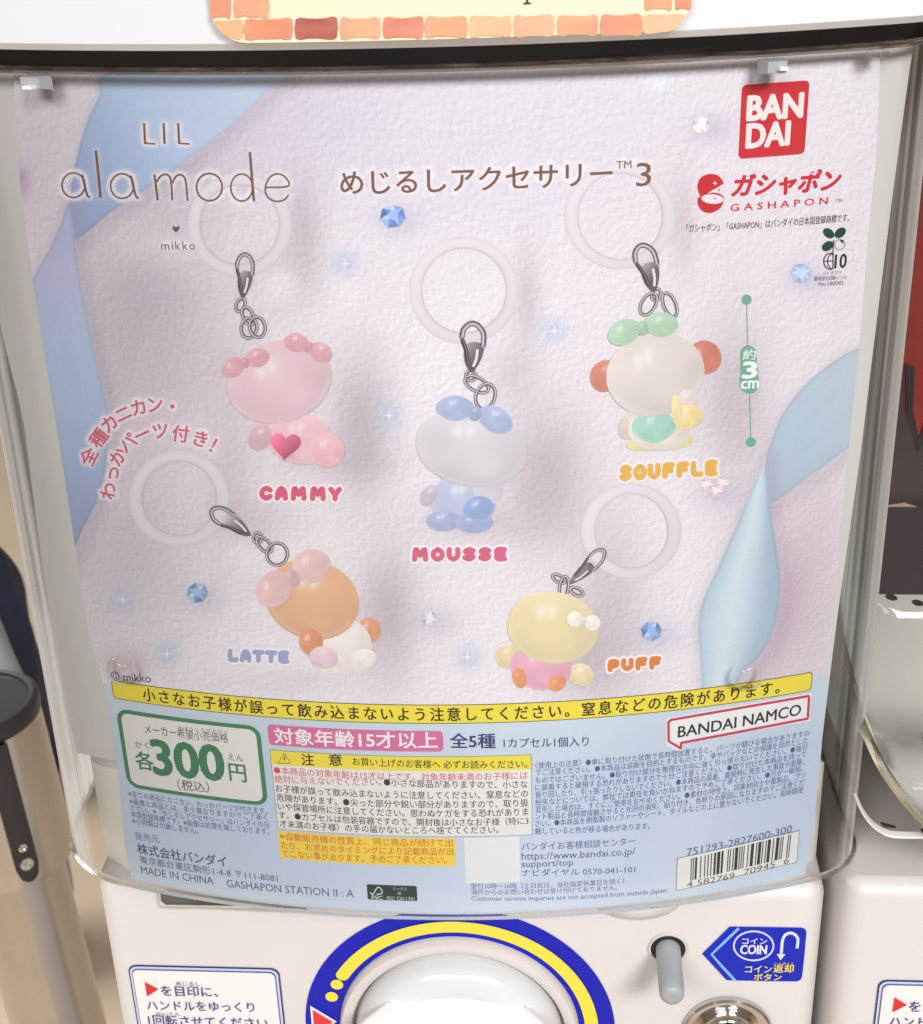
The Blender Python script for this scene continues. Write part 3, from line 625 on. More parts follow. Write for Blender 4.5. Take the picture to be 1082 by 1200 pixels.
# --- size arrow
mb = MB(); TE = (112, 172, 152)
stroke(mb, CY, [(875, 353), (876.5, 410)], 1.2, LY, TE, caps=False); stroke(mb, CY, [(878.5, 456), (880, 517)], 1.2, LY, TE, caps=False); disc(mb, CY, 875, 351, 6, 6, LY+0.0001, TE); disc(mb, CY, 880, 518, 6, 5.6, LY+0.0001, TE)
stroke(mb, CY, smooth([(877, 414), (877.5, 424), (878, 436), (878.5, 450)], 4), [19]*6+[20]*4+[22.5]*3, LY+0.0001, TE); sa = part(mb, 'size_arrow', pos)
mb = MB(); WH = (238, 240, 236); text(mb, CY, '約', (870.5, 421.5), (885.5, 421), 12, WH, LY+0.0002, bold=0.012); text(mb, CY, '3', (870.5, 443), (886, 442.3), 18.5, WH, LY+0.0002, bold=0.05); text(mb, CY, 'cm', (868.5, 455.5), (888.8, 454.6), 9, WH, LY+0.0002, bold=0.03); part(mb, 'lettering', sa)
# --- bubble captions
LET = {'C': [[(0.9, 0.22), (0.55, 0.06), (0.15, 0.3), (0.12, 0.7), (0.5, 0.95), (0.9, 0.8)]],
       'A': [[(0.1, 0.95), (0.18, 0.4), (0.5, 0.06), (0.82, 0.4), (0.9, 0.95)], [(0.3, 0.66), (0.7, 0.66)]],
       'M': [[(0.08, 0.95), (0.14, 0.1), (0.3, 0.2), (0.5, 0.6), (0.7, 0.2), (0.86, 0.1), (0.92, 0.95)]],
       'Y': [[(0.08, 0.08), (0.5, 0.5), (0.92, 0.08)], [(0.5, 0.58), (0.5, 0.95)]],
       'O': [[(0.5, 0.06), (0.88, 0.3), (0.88, 0.72), (0.5, 0.95), (0.12, 0.72), (0.12, 0.3), (0.5, 0.06)]],
       'U': [[(0.1, 0.06), (0.1, 0.65), (0.5, 0.95), (0.9, 0.65), (0.9, 0.06)]],
       'S': [[(0.88, 0.18), (0.5, 0.05), (0.14, 0.25), (0.5, 0.5), (0.88, 0.72), (0.5, 0.95), (0.1, 0.82)]],
       'E': [[(0.9, 0.06), (0.2, 0.08), (0.14, 0.5), (0.2, 0.93), (0.9, 0.95)], [(0.3, 0.5), (0.8, 0.5)]],
       'F': [[(0.9, 0.06), (0.25, 0.07), (0.14, 0.3), (0.14, 0.95)], [(0.3, 0.52), (0.78, 0.5)]],
       'L': [[(0.14, 0.06), (0.14, 0.7), (0.25, 0.93), (0.9, 0.94)]],
       'T': [[(0.05, 0.08), (0.95, 0.08)], [(0.5, 0.2), (0.5, 0.95)]],
       'P': [[(0.14, 0.95), (0.14, 0.3), (0.3, 0.07), (0.8, 0.12), (0.88, 0.4), (0.6, 0.58), (0.3, 0.58)]]}
def caption(word, x0, x1, yl0, yl1, yr0, yr1, c, w, parent):
    """x span; top/bottom at the left and at the right"""
    mb1, mb2 = MB(), MB(); wide = [1.25 if ch == 'M' else 1.0 for ch in word]; tot = sum(wide); x = 0; q_ = 0
    for ch, wd in zip(word, wide):
        for st in LET[ch]:
            P = []
            for u, v in st:
                uu = (x+wd*(0.17+0.66*u))/tot; v = 0.16+0.68*v
                P.append((x0+uu*(x1-x0), (yl0+uu*(yr0-yl0))*(1-v)+(yl1+uu*(yr1-yl1))*v))
            P = smooth(P, 5) if len(P) > 2 else np.array(P, float)
            if len(P) == 2: P = np.linspace(P[0], P[1], 4)
            stroke(mb1, CY, P, w+5.5, LY+0.00001*q_, (240, 232, 238)); stroke(mb2, CY, P, w, LY+0.0003+0.00001*q_, c); q_ += 1
        x += wd
    a = part(mb1, 'caption', parent); part(mb2, 'lettering', a)
# --- charm pictures
def link(mb, cx, cy, rx, ry, rot, off, w=4.0): metal(mb, CY, ell(cx, cy, rx, ry, rot, 32), w, off, closed=True)
def ring_pic(mb, cx, cy, ro, ri, ry_o=None, ry_i=None, tint=(224, 217, 224)):
    ry_o = ry_o or ro; ry_i = ry_i or ri; prof = [(0, (194, 184, 194)), (0.06, (212, 204, 213)), (0.2, tint), (0.55, (228, 222, 229)), (0.85, (224, 217, 224)), (1, (217, 208, 217))]
    n = 72; V = []; C = []
    t = np.linspace(0, 2*np.pi, n, endpoint=False)
    for u, c in prof:
        px = np.column_stack([cx+(ri+(ro-ri)*u)*np.cos(t), cy+(ry_i+(ry_o-ry_i)*u)*np.sin(t)]); V.append(CY.P(CY.I(px), np.full(n, LY)))
        sh = 1+0.035*np.cos(t+2.3); C.append(lin(c)[None]*sh[:, None]*np.array([0.96, 0.95, 0.96]))
    mb.add(np.concatenate(V), [(k*n+i, k*n+(i+1) % n, (k+1)*n+(i+1) % n, (k+1)*n+i) for k in range(len(prof)-1) for i in range(n)], np.concatenate(C))
def claw(mb, tip, tail, w, off, side=1):
    """lobster clasp: hook at tip, pear-shaped body, eye at tail"""
    tip, tail = np.array(tip, float), np.array(tail, float); d = tail-tip; L = np.linalg.norm(d); d /= L; nn = np.array([-d[1], d[0]])*side
    P = lambda u, v: tip+d*u*L+nn*v*w
    body = smooth([P(0.42, -0.75), P(0.62, -0.8), P(0.85, -0.45), P(1.0, 0), P(0.85, 0.5), P(0.6, 0.7), P(0.40, 0.3)], 5, True)
    ctr = body.mean(0); cs = [np.array((104, 94, 100))+70*max(0, float(((b-ctr)/w)@np.array([-0.7, -0.6]))) for b in body]; poly(mb, CY, body, off, np.clip(cs, 30, 225))
    metal(mb, CY, smooth([P(0.45, -0.8), P(0.2, -0.75), P(0.04, -0.25), P(0.02, 0.3), P(0.14, 0.8), P(0.3, 0.9)], 6), w*0.42, off+0.00006)
    metal(mb, CY, smooth([P(0.36, 0.85), P(0.55, 0.55), P(0.8, 0.35)], 5), w*0.32, off+0.00012, bright=0.6)
    stroke(mb, CY, smooth([P(0.55, -0.35), P(0.72, -0.3), P(0.86, -0.12)], 4), w*0.22, off+0.00018, (226, 218, 222))
def heart(mb, cx, cy, r, off, c, rot=0):
    t = np.linspace(0, 2*np.pi, 36, endpoint=False); x = 16*np.sin(t)**3/17; y = -(13*np.cos(t)-5*np.cos(2*t)-2*np.cos(3*t)-np.cos(4*t))/17
    a = math.radians(rot); X = np.column_stack([cx+r*(x*math.cos(a)-y*math.sin(a)), cy+r*(x*math.sin(a)+y*math.cos(a))])
    base = np.array(c, float); cs = [np.clip(base*(1.06-0.18*(u[1]-cy+u[0]-cx)/r), 0, 255) for u in X]; poly(mb, CY, X, off, cs)
def bow(mb, cx, cy, w, h, rot, off, c):
    a = math.radians(rot)
    for sx in (-1, 1): bead(mb, CY, cx+sx*w*0.55*math.cos(a), cy+sx*w*0.55*math.sin(a), w*0.5, h*0.62, off, c, rot+sx*14, 0.8, power=1.7)
    bead(mb, CY, cx, cy, w*0.17, h*0.36, off+0.00005, tuple(0.92*np.array(c)), rot, 0.6)
B = LY+0.0004
def charm(ring, claws, links, beads, bows, cap, hearts=(), stay=True):
    mb = MB(); ring_pic(mb, *ring); pic = part(mb, 'charm_picture', pos)
    mb = MB()
    for k, l in enumerate(links): link(mb, *l[:5], B+0.00004*k)
    part(mb, 'chain', pic); mb = MB(); claw(mb, *claws, B+0.0002); part(mb, 'clasp', pic)
    nm = {}
    for k, b_ in enumerate(beads):
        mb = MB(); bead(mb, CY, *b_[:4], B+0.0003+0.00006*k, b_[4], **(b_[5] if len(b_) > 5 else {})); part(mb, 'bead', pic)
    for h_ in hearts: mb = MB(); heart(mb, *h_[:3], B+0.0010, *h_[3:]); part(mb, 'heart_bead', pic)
    for b_ in bows: mb = MB(); bow(mb, *b_[:5], B+0.0011, b_[5]); part(mb, 'bow', pic)
    caption(*cap, pic)
PK = (222, 186, 196)
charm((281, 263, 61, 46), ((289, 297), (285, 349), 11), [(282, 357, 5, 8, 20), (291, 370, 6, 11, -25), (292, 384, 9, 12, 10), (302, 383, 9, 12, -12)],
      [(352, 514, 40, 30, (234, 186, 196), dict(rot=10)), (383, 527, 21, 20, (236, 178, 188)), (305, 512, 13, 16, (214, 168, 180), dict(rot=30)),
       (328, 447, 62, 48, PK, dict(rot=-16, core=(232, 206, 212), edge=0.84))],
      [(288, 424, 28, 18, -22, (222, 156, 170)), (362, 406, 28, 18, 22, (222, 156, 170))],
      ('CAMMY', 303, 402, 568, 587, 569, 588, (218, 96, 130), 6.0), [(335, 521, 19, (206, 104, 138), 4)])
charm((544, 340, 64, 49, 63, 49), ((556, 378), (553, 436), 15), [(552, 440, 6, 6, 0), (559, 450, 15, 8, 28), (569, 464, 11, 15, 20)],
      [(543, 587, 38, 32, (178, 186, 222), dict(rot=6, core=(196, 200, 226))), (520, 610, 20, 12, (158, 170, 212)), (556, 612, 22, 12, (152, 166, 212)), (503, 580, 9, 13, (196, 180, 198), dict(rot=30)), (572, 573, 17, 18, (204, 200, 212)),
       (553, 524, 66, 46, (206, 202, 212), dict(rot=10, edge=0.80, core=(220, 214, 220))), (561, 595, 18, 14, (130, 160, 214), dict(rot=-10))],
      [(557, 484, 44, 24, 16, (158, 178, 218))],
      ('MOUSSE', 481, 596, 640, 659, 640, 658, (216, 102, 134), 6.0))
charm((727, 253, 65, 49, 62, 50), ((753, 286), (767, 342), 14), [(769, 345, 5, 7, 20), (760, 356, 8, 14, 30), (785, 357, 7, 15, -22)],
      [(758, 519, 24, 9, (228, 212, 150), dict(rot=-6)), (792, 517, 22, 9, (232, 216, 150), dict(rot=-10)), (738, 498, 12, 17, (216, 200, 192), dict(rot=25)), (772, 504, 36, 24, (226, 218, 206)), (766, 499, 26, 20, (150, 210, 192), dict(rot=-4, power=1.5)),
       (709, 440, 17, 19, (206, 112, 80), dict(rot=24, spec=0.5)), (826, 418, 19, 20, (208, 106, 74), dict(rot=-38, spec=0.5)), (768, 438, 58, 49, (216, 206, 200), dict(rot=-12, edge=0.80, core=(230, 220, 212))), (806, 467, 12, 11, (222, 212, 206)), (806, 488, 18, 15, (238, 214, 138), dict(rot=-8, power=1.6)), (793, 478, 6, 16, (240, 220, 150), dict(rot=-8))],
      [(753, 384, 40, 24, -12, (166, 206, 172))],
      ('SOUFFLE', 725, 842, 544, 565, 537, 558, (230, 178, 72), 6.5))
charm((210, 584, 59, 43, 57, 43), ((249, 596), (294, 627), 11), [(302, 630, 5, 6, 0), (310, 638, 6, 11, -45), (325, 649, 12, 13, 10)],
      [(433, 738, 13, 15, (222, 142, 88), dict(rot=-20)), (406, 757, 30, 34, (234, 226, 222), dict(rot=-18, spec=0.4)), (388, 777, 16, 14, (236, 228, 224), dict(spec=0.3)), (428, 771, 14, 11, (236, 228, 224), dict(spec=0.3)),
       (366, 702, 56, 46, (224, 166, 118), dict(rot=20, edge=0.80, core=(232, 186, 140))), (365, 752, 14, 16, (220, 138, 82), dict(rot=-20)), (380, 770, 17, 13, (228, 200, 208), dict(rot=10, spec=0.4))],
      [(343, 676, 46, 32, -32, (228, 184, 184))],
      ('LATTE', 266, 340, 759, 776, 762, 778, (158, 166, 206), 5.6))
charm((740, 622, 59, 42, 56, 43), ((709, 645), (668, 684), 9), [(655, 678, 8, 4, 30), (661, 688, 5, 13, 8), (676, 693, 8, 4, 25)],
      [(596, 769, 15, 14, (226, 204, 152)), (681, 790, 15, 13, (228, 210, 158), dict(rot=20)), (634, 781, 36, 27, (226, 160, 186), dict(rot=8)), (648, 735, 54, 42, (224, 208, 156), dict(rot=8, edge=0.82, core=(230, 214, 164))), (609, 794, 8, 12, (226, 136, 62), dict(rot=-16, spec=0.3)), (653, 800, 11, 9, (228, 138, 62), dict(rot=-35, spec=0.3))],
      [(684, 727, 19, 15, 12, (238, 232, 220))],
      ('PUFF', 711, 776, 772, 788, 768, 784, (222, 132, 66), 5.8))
# --- arched pink note
mb = MB()
def letter(ch, cx, cy, rot, sz, c=(218, 96, 128)):
    V, F = glyphs(ch, 0.0); a = math.radians(rot); x = (V[:, 0]-0.5)*sz; y = -(V[:, 1]-0.38)*sz
    px = np.column_stack([cx+x*math.cos(a)-y*math.sin(a), cy+x*math.sin(a)+y*math.cos(a)]); A = CY.I(px); X = CY.P(A, np.full(len(px), LY+0.00012)); mb.add(X, F, lin(c)); thicken(mb, CY, A, F, 0.00012, LY+0.00012, c)
    HALO.append((np.concatenate([px, [px[list(f)].mean(0) for f in F]]), 4.5))
for ch, x, y, r_ in (('全', 104, 535, -64), ('種', 115.5, 513, -52), ('カ', 128, 496, -40), ('ニ', 144.5, 484.5, -26), ('カ', 162.5, 477, -16), ('ン', 181.5, 473.5, -8), ('・', 202, 476, 0)): letter(ch, x, y, r_, 21)
for ch, x, y, r_ in (('わ', 127, 575, -78), ('っ', 131, 554, -66), ('か', 138, 535, -54), ('パ', 150, 519, -40), ('ー', 167, 508.5, -24), ('ツ', 188, 504.5, -6), ('付', 212, 508, 6), ('き', 235, 514, 16), ('！', 255, 524, 28)): letter(ch, x, y, r_, 21)
part(mb, 'arched_lettering', pos)
mb = MB(); text(mb, CY, '© mikko', (131, 796.5), (177.5, 800), 10, (70, 62, 66), LY); part(mb, 'copyright_line', pos)
# --- crystals and sparkles
def crystal(cx, cy, r, rot, cols):
    mb = MB(); n = 7; a = math.radians(rot)+np.arange(n)*2*math.pi/n; rad = r*(0.9+0.2*RNG.random(n)); O = np.column_stack([cx+rad*np.cos(a), cy+rad*0.95*np.sin(a)]); I_ = np.column_stack([cx+0.42*r*np.cos(a+0.4), cy-0.1*r+0.42*r*np.sin(a+0.4)])
    for k in range(n):
        j = (k+1) % n; c = np.array(cols[k % len(cols)], float)
        mb.add(CY.P(CY.I([O[k], O[j], I_[k]]), np.full(3, LY)), [(0, 1, 2)], lin(c)); c2 = np.clip(c*1.12, 0, 250)
        mb.add(CY.P(CY.I([O[j], I_[j], I_[k]]), np.full(3, LY)), [(0, 1, 2)], lin(c2))
    poly(mb, CY, I_, LY, tuple(np.clip(np.array(cols[0])*1.15, 0, 245))); part(mb, 'crystal_picture', pos)
BL = [(140, 166, 214), (110, 140, 200), (168, 188, 224), (92, 122, 186), (186, 200, 228)]
crystal(461, 253, 15, 10, BL); crystal(939, 321, 13, 30, [(172, 190, 224), (160, 180, 218), (184, 198, 226)]); crystal(231, 695, 13, 0, [(134, 164, 198), (104, 138, 182), (166, 190, 214)]); crystal(764, 740, 13, 40, [(132, 162, 206), (166, 190, 222), (104, 134, 186)])
crystal(504, 725, 10, 20, [(196, 198, 208), (210, 210, 216), (176, 184, 198)]); crystal(822, 146, 11, 60, [(222, 220, 214), (234, 230, 222), (204, 192, 206)])
for cx, cy in ((828, 568), (840, 575), (847, 566)): crystal(cx, cy, 8, cx, [(222, 200, 206), (232, 214, 218), (210, 186, 196)])
SPK = [(405, 309, 8), (650, 388, 9), (456, 487, 8), (144, 703, 8), (196, 766, 8), (548, 770, 9)]
for cx, cy, r in SPK:
    mb = MB(); poly(mb, CY, [(cx+(r if k % 2 == 0 else r*0.14)*math.cos(k*math.pi/4), cy+(r*1.15 if k % 2 == 0 else r*0.14)*math.sin(k*math.pi/4)) for k in range(8)], LY, (236, 238, 244)); part(mb, 'sparkle_picture', pos)
# --- yellow warning bar
mb = MB(); q = [(131, 800.5), (952.5, 785), (951.5, 806), (133.5, 821.5)]
ZBT, ZBB = 1.23512, 1.22769; A = CY.I(q)
def bar(mb, a0, a1, b0, b1, r, off, c):
    xs = np.unique(np.concatenate([a0+r-r*np.cos(np.linspace(0, np.pi/2, 8)), np.linspace(a0+r, a1-r, 60), a1-r+r*np.sin(np.linspace(0, np.pi/2, 8))])); dx = np.maximum(np.maximum(a0+r-xs, xs-(a1-r)), 0); k = r-np.sqrt(np.maximum(r*r-dx*dx, 0)); n = len(xs)
    mb.add(np.concatenate([CY.P(np.column_stack([xs, b0+k]), np.full(n, off)), CY.P(np.column_stack([xs, b1-k]), np.full(n, off))]), [(i, i+1, n+i+1, n+i) for i in range(n-1)], lin(c))
ba0, ba1 = (A[0, 0]+A[3, 0])/2, (A[1, 0]+A[2, 0])/2
bar(mb, ba0, ba1, ZBB, ZBT, 0.0012, LY, (84, 80, 50)); bar(mb, ba0+0.0003, ba1-0.0003, ZBB+0.0003, ZBT-0.0003, 0.001, LY+0.0001, (236, 216, 46)); wb = part(mb, 'warning_bar', pos)
mb = MB(); s0, s1 = CY.I([(168, 815), (914, 803)])[:, 0]; V, F = glyphs('小さなお子様が誤って飲み込まないよう注意してください。窒息などの危険があります。', 0.0, 1.28)
u = (V[:, 0]-V[:, 0].min())/(V[:, 0].max()-V[:, 0].min()); w_ = (V[:, 1]-V[:, 1].min())/(V[:, 1].max()-V[:, 1].min()); zc = (ZBT+ZBB)/2
A_ = np.column_stack([s0+u*(s1-s0), zc+(w_-0.5)*0.0053]); mb.add(CY.P(A_, np.full(len(V), LY+0.00022)), F, lin((58, 54, 40))); thicken(mb, CY, A_, F, 0.00010, LY+0.00022, (58, 54, 40)); part(mb, 'lettering', wb)
# --- price box
Q = [(137, 831), (307, 850), (312, 944), (149, 922)]
mb = MB(); rrect(mb, CY, Q, 0.0046, LY, (64, 132, 96)); pb = part(mb, 'price_box', pos); mb = MB(); rrect(mb, CY, Q, 0.0046, LY+0.0001, (226, 224, 220), 0.0016); part(mb, 'box_face', pb)
mb = MB(); o = LY+0.0002; GN = (62, 128, 92)
text(mb, CY, 'メーカー希望小売価格', (170.5, 859.5), (268, 870.5), 11, (70, 76, 74), o); text(mb, CY, 'きぼうこうりかかく', (209, 854.5), (267, 859.8), 4, (84, 90, 88), o)
text(mb, CY, 'かく', (159, 876), (175.6, 878), 8, (70, 110, 92), o); text(mb, CY, '各', (160.5, 901), (181.6, 903.5), 21, GN, o, bold=0.02)
text(mb, CY, '300', (182, 907), (263.6, 915), 40, GN, o, bold=0.036); text(mb, CY, 'えん', (268, 890.5), (285.6, 892.5), 8.5, (70, 110, 92), o); text(mb, CY, '円', (270, 914.5), (289.5, 917), 20, GN, o, bold=0.018)
text(mb, CY, '（税込）', (209, 925.5), (246, 929), 12.5, (70, 76, 74), o); text(mb, CY, 'ぜいこみ', (216, 917.8), (235.7, 919.5), 3.2, (84, 90, 88), o); part(mb, 'lettering', pb)
# --- small print left
NV = (88, 100, 156); mb = MB(); o = LY
for s, bl, br in (('※全ての商品にカニカン、わっかパーツが付きます。', (151, 933.5), (313.6, 954.4)), ('※画像と商品とは、多少異なりますのでご了承く', (152.3, 942.3), (313.6, 962)), ('ださい。※「めじるしアクセサリー」はバンダイの日', (153.6, 950), (315.4, 970.5)), ('本国登録商標です。※画像は処理を施しております。', (154, 957.5), (316, 978.5)), ('※小物類は付属しません。', (155.7, 965.3), (232.6, 977.5))): text(mb, CY, s, bl, br, 7.6, NV, o)
text(mb, CY, '発売元', (158.8, 984.5), (187.3, 988.2), 9.5, (120, 126, 160), o); text(mb, CY, '株式会社バンダイ', (162, 1000.5), (266.3, 1016.3), 12.5, (74, 82, 128), o, bold=0.012)
text(mb, CY, '東京都台東区駒形1-4-8 〒111-8081', (164.5, 1011.8), (325.9, 1034), 9.5, (98, 106, 148), o); text(mb, CY, 'MADE IN CHINA', (166, 1023.5), (250.8, 1036.7), 8.6, (92, 100, 142), o); text(mb, CY, 'GASHAPON STATION II : A', (266.3, 1039.5), (415, 1051.7), 9, (92, 100, 142), o); part(mb, 'small_print', pos)
# --- forest label
mb = MB(); rrect(mb, CY, [(430.2, 1036), (489, 1038.3), (488.8, 1056), (430.8, 1054)], 0.0006, LY, (46, 66, 66)); fb = part(mb, 'paper_label', pos)
mb = MB(); o = LY+0.00015; LG = (206, 214, 210); text(mb, CY, 'FSC', (436, 1053.6), (449, 1054.2), 4.4, LG, o, bold=0.02); text(mb, CY, 'FSC C011761', (454, 1054.6), (486, 1055.4), 4.2, LG, o); text(mb, CY, 'ミックス', (461, 1042.8), (477, 1043.4), 3.4, LG, o); text(mb, CY, '紙', (466.5, 1048.5), (470.5, 1048.7), 3.6, LG, o)
stroke(mb, CY, smooth([(434, 1045.5), (437, 1048), (441, 1042), (444, 1039.6), (447, 1042), (448, 1046.5), (444, 1047.6), (441.5, 1048)], 4), 1.3, o, LG, caps=False); part(mb, 'lettering', fb)
# --- age badge and count
mb = MB(); rrect(mb, CY, [(313.7, 849.5), (520, 855.5), (519, 880), (315, 873.5)], 0.0016, LY, (214, 110, 158)); ag = part(mb, 'age_badge', pos)
mb = MB(); text(mb, CY, '対象年齢15才以上', (322.5, 871.2), (512.8, 876.8), 19, (240, 232, 236), LY+0.0001, bold=0.022); part(mb, 'lettering', ag)
mb = MB(); text(mb, CY, '全5種', (528, 876.6), (580.8, 876.8), 17.5, (48, 58, 118), LY, bold=0.02); text(mb, CY, '1カプセル1個入り', (590.5, 876.4), (690, 874.2), 11.5, (54, 62, 118), LY, bold=0.006); part(mb, 'count_lettering', pos)
# --- caution box
Q = [(316, 878.3), (623.5, 883.8), (624, 978.8), (325.9, 971)]
mb = MB(); rrect(mb, CY, Q, 0.0002, LY, (120, 120, 118)); cb = part(mb, 'caution_box', pos)
mb = MB(); rrect(mb, CY, Q, 0.0002, LY+0.0001, (228, 226, 224), 0.0002); rrect(mb, CY, [(316, 878.3), (623.5, 883.8), (623, 901.5), (318.6, 896)], 0.0002, LY+0.0002, (236, 216, 46), 0.0002); part(mb, 'box_face', cb)
mb = MB(); o = LY+0.0003; BK = (62, 60, 58); RD = (206, 78, 86)
stroke(mb, CY, [(333.5, 882.5), (341, 894.5), (326, 894.2)], 1.1, o, BK, closed=True); stroke(mb, CY, [(333.6, 886), (333.7, 890.5)], 1.3, o+0.00005, BK, caps=False)
text(mb, CY, '注', (354, 896.6), (368.6, 896.9), 13.5, BK, o, bold=0.02); text(mb, CY, '意', (386.2, 897), (401.5, 897.3), 13.5, BK, o, bold=0.02); text(mb, CY, 'お買い上げのお客様へ 必ずお読みください。', (413.7, 896.6), (618, 899.6), 9.6, BK, o, bold=0.008)
text(mb, CY, '●本商品の対象年齢は15才以上です。対象年齢未満のお子様には', (321.6, 906.5), (618.6, 912.8), 9.2, RD, o); text(mb, CY, '絶対に与えないでください。', (322.2, 917), (447, 920.6), 9.2, RD, o)
for s, bl, br in (('●小さな部品がありますので、小さな', (450.3, 920.9), (618.6, 923.4)), ('お子様が誤って飲み込まないように注意してください。窒息などの', (323.7, 927.8), (619, 934.2)), ('危険があります。●尖った部分や鋭い部分がありますので、取り扱', (325, 938.6), (619.5, 945)), ('いや保管場所に注意してください。思わぬケガをする恐れがありま', (326, 948.8), (619.5, 955.5)), ('す。●カプセルは包装容器ですので、開封後は小さなお子様（特に3', (327.4, 959.2), (619.5, 966)), ('才未満のお子様）の手の届かないところへ捨ててください。', (328.3, 969.2), (584.5, 976.4))): text(mb, CY, s, bl, br, 9.2, BK, o, bold=0.004)
part(mb, 'lettering', cb)
mb = MB(); rrect(mb, CY, [(325.9, 975), (533.5, 981), (534, 1014.4), (329, 1006)], 0.0002, LY, (240, 208, 58)); ob = part(mb, 'notice_box', pos)
mb = MB(); o = LY+0.0001
for s, bl, br in (('※自動販売機の性質上、同じ商品が続けて出', (328.5, 984), (531, 992)), ('たり、お求めのタイミングにより記載商品が出', (330, 994.4), (531.7, 1002.2)), ('てこない事があります。予めご了承ください。', (331, 1004.3), (523.5, 1012.2))): text(mb, CY, s, bl, br, 9, (216, 108, 62), o, bold=0.008)
part(mb, 'lettering', ob)
# --- long usage note
mb = MB(); o = LY; zl_, zr_ = [], []
rows = [('〈使用上の注意〉●傘に取り付けた状態で長時間放置すると、パーツが錆びる場合がありますの', 901, 948, 862.8), ('でご注意ください。●本商品は装飾を目的とするものです。傘やバッグなどの保護を目的とした', 909.3, 946.5, 871), ('ものではございません。●取り付け部分を無理な方向に強く引っ張らないでください。●強引', 918.3, 945.4, 879.3), ('に装着すると破損する恐れがありますので十分ご注意ください。●取り付けた本商品を持って', 927, 944.7, 887.5), ('振り回したり、引っ張ったりしないでください。●本商品の装着、着脱時に発生した事故や故障、', 935.7, 942, 896), ('紛失などについては、弊社では責任を負いかねますので予めご了承ください。●万が一破損、', 944.3, 941, 904), ('変形した場合は、すぐにご使用をおやめください。●素材の特性上、同素材同士や薬製品、プリ', 952.7, 943, 912), ('ント製品と長時間接触させると光沢の消失、貼り付き、色移りの原因になりますのでご注意くだ', 961, 942.4, 920.3), ('さい。●本商品を樹脂製のソファーやシート、タイルなどの上に置かないでください。長時間接', 969.3, 941.2, 929)]
for s, yl, xr_, yr in rows: text(mb, CY, s, (627.6, yl), (xr_, yr), 8.0, (80, 92, 150), o)
text(mb, CY, '触していると色が移る場合があります。', (627.4, 978), (761.7, 971.5), 8.0, (80, 92, 150), o); part(mb, 'usage_note', pos)
# --- red outlined maker plate
out = [(783.5, 846), (787, 843.5), (948.4, 815.5), (946.8, 842), (798.5, 870.5), (798, 877), (783.8, 868.5)]
def dens(P, k=14): P = np.array(P+[P[0]], float); return np.concatenate([np.linspace(P[i], P[i+1], k, endpoint=False) for i in range(len(P)-1)])
def fillquad(mb, tl, tr, br_, bl_, off, c, n=18):
    u = np.linspace(0, 1, n)[:, None]; T_ = np.array(tl)+u*(np.array(tr)-np.array(tl)); Bo = np.array(bl_)+u*(np.array(br_)-np.array(bl_)); mb.add(np.concatenate([CY.P(CY.I(Bo), np.full(n, off)), CY.P(CY.I(T_), np.full(n, off))]), [(i, i+1, n+i+1, n+i) for i in range(n-1)], lin(c))
mb = MB(); fillquad(mb, (781, 842), (951, 812), (949, 845), (781, 873), LY, (232, 232, 236)); fillquad(mb, (781, 873), (801, 870), (799.5, 880), (796, 880), LY, (232, 232, 236), 4); nb = part(mb, 'maker_plate', pos)
mb = MB(); stroke(mb, CY, dens(out), 3.0, LY+0.0001, (202, 64, 84), closed=True); part(mb, 'plate_outline', nb)
mb = MB(); text(mb, CY, 'BANDAI NAMCO', (794.6, 864.3), (938.3, 837.5), 12.8, (56, 50, 54), LY+0.0001, bold=0.018); part(mb, 'lettering', nb)
# --- blank code patch, contact lines
mb = MB(); rrect(mb, CY, [(544.5, 982.2), (608.8, 980), (609.8, 1033.4), (545, 1035)], 0.0002, LY, (228, 228, 230)); part(mb, 'white_patch', pos)
mb = MB(); CN = (84, 98, 150)
text(mb, CY, 'バンダイお客様相談センター', (611.5, 996.8), (744.6, 990), 9.5, CN, LY); text(mb, CY, 'https://www.bandai.co.jp/', (611.5, 1010), (744.6, 1004), 11, CN, LY); text(mb, CY, 'support/top', (611.5, 1018.5), (672, 1016.5), 9.8, CN, LY); text(mb, CY, 'ナビダイヤル 0570-041-101', (612, 1027), (744.6, 1022.6), 8.6, CN, LY)
text(mb, CY, '受付10時～16時（土日祝日、当社指定休業日を除く）', (552, 1041.8), (731.5, 1035.6), 7, (100, 112, 160), LY); text(mb, CY, '海外からのお問い合わせは受け付けておりません。', (552.6, 1048.8), (723.5, 1043), 6.6, (100, 112, 160), LY); text(mb, CY, 'Customer service inquiries are not accepted from outside Japan.', (552.6, 1057.2), (782.4, 1047.4), 7.2, (100, 112, 160), LY); part(mb, 'contact_lettering', pos)
# --- barcode
mb = MB(); fillquad(mb, (793.5, 1005.7), (937.4, 972.7), (934, 1010.8), (792.3, 1044.3), LY, (120, 122, 124)); fillquad(mb, (794.3, 1006.3), (936.6, 973.9), (933.3, 1010.1), (793.1, 1043.4), LY+0.0001, (228, 228, 226)); bc = part(mb, 'barcode', pos)
mb = MB(); code = '101'; LC = ['0001101', '0011001', '0010011', '0111101', '0100011', '0110001', '0101111', '0111011', '0110111', '0001011']; dg_ = '4582769709456'; par = 'LGLLGG'
for i in range(6):
    l = LC[int(dg_[1+i])]; code += l if par[i] == 'L' else ''.join('1' if c == '0' else '0' for c in l)[::-1]
code += '01010'+''.join(''.join('1' if c == '0' else '0' for c in LC[int(d)]) for d in dg_[7:])+'101'; nB = len(code)
TLb, TRb, BLb, BRb = np.array((810, 1006)), np.array((927.5, 977.6)), np.array((809, 1032)), np.array((924.5, 1004.5))
i = 0
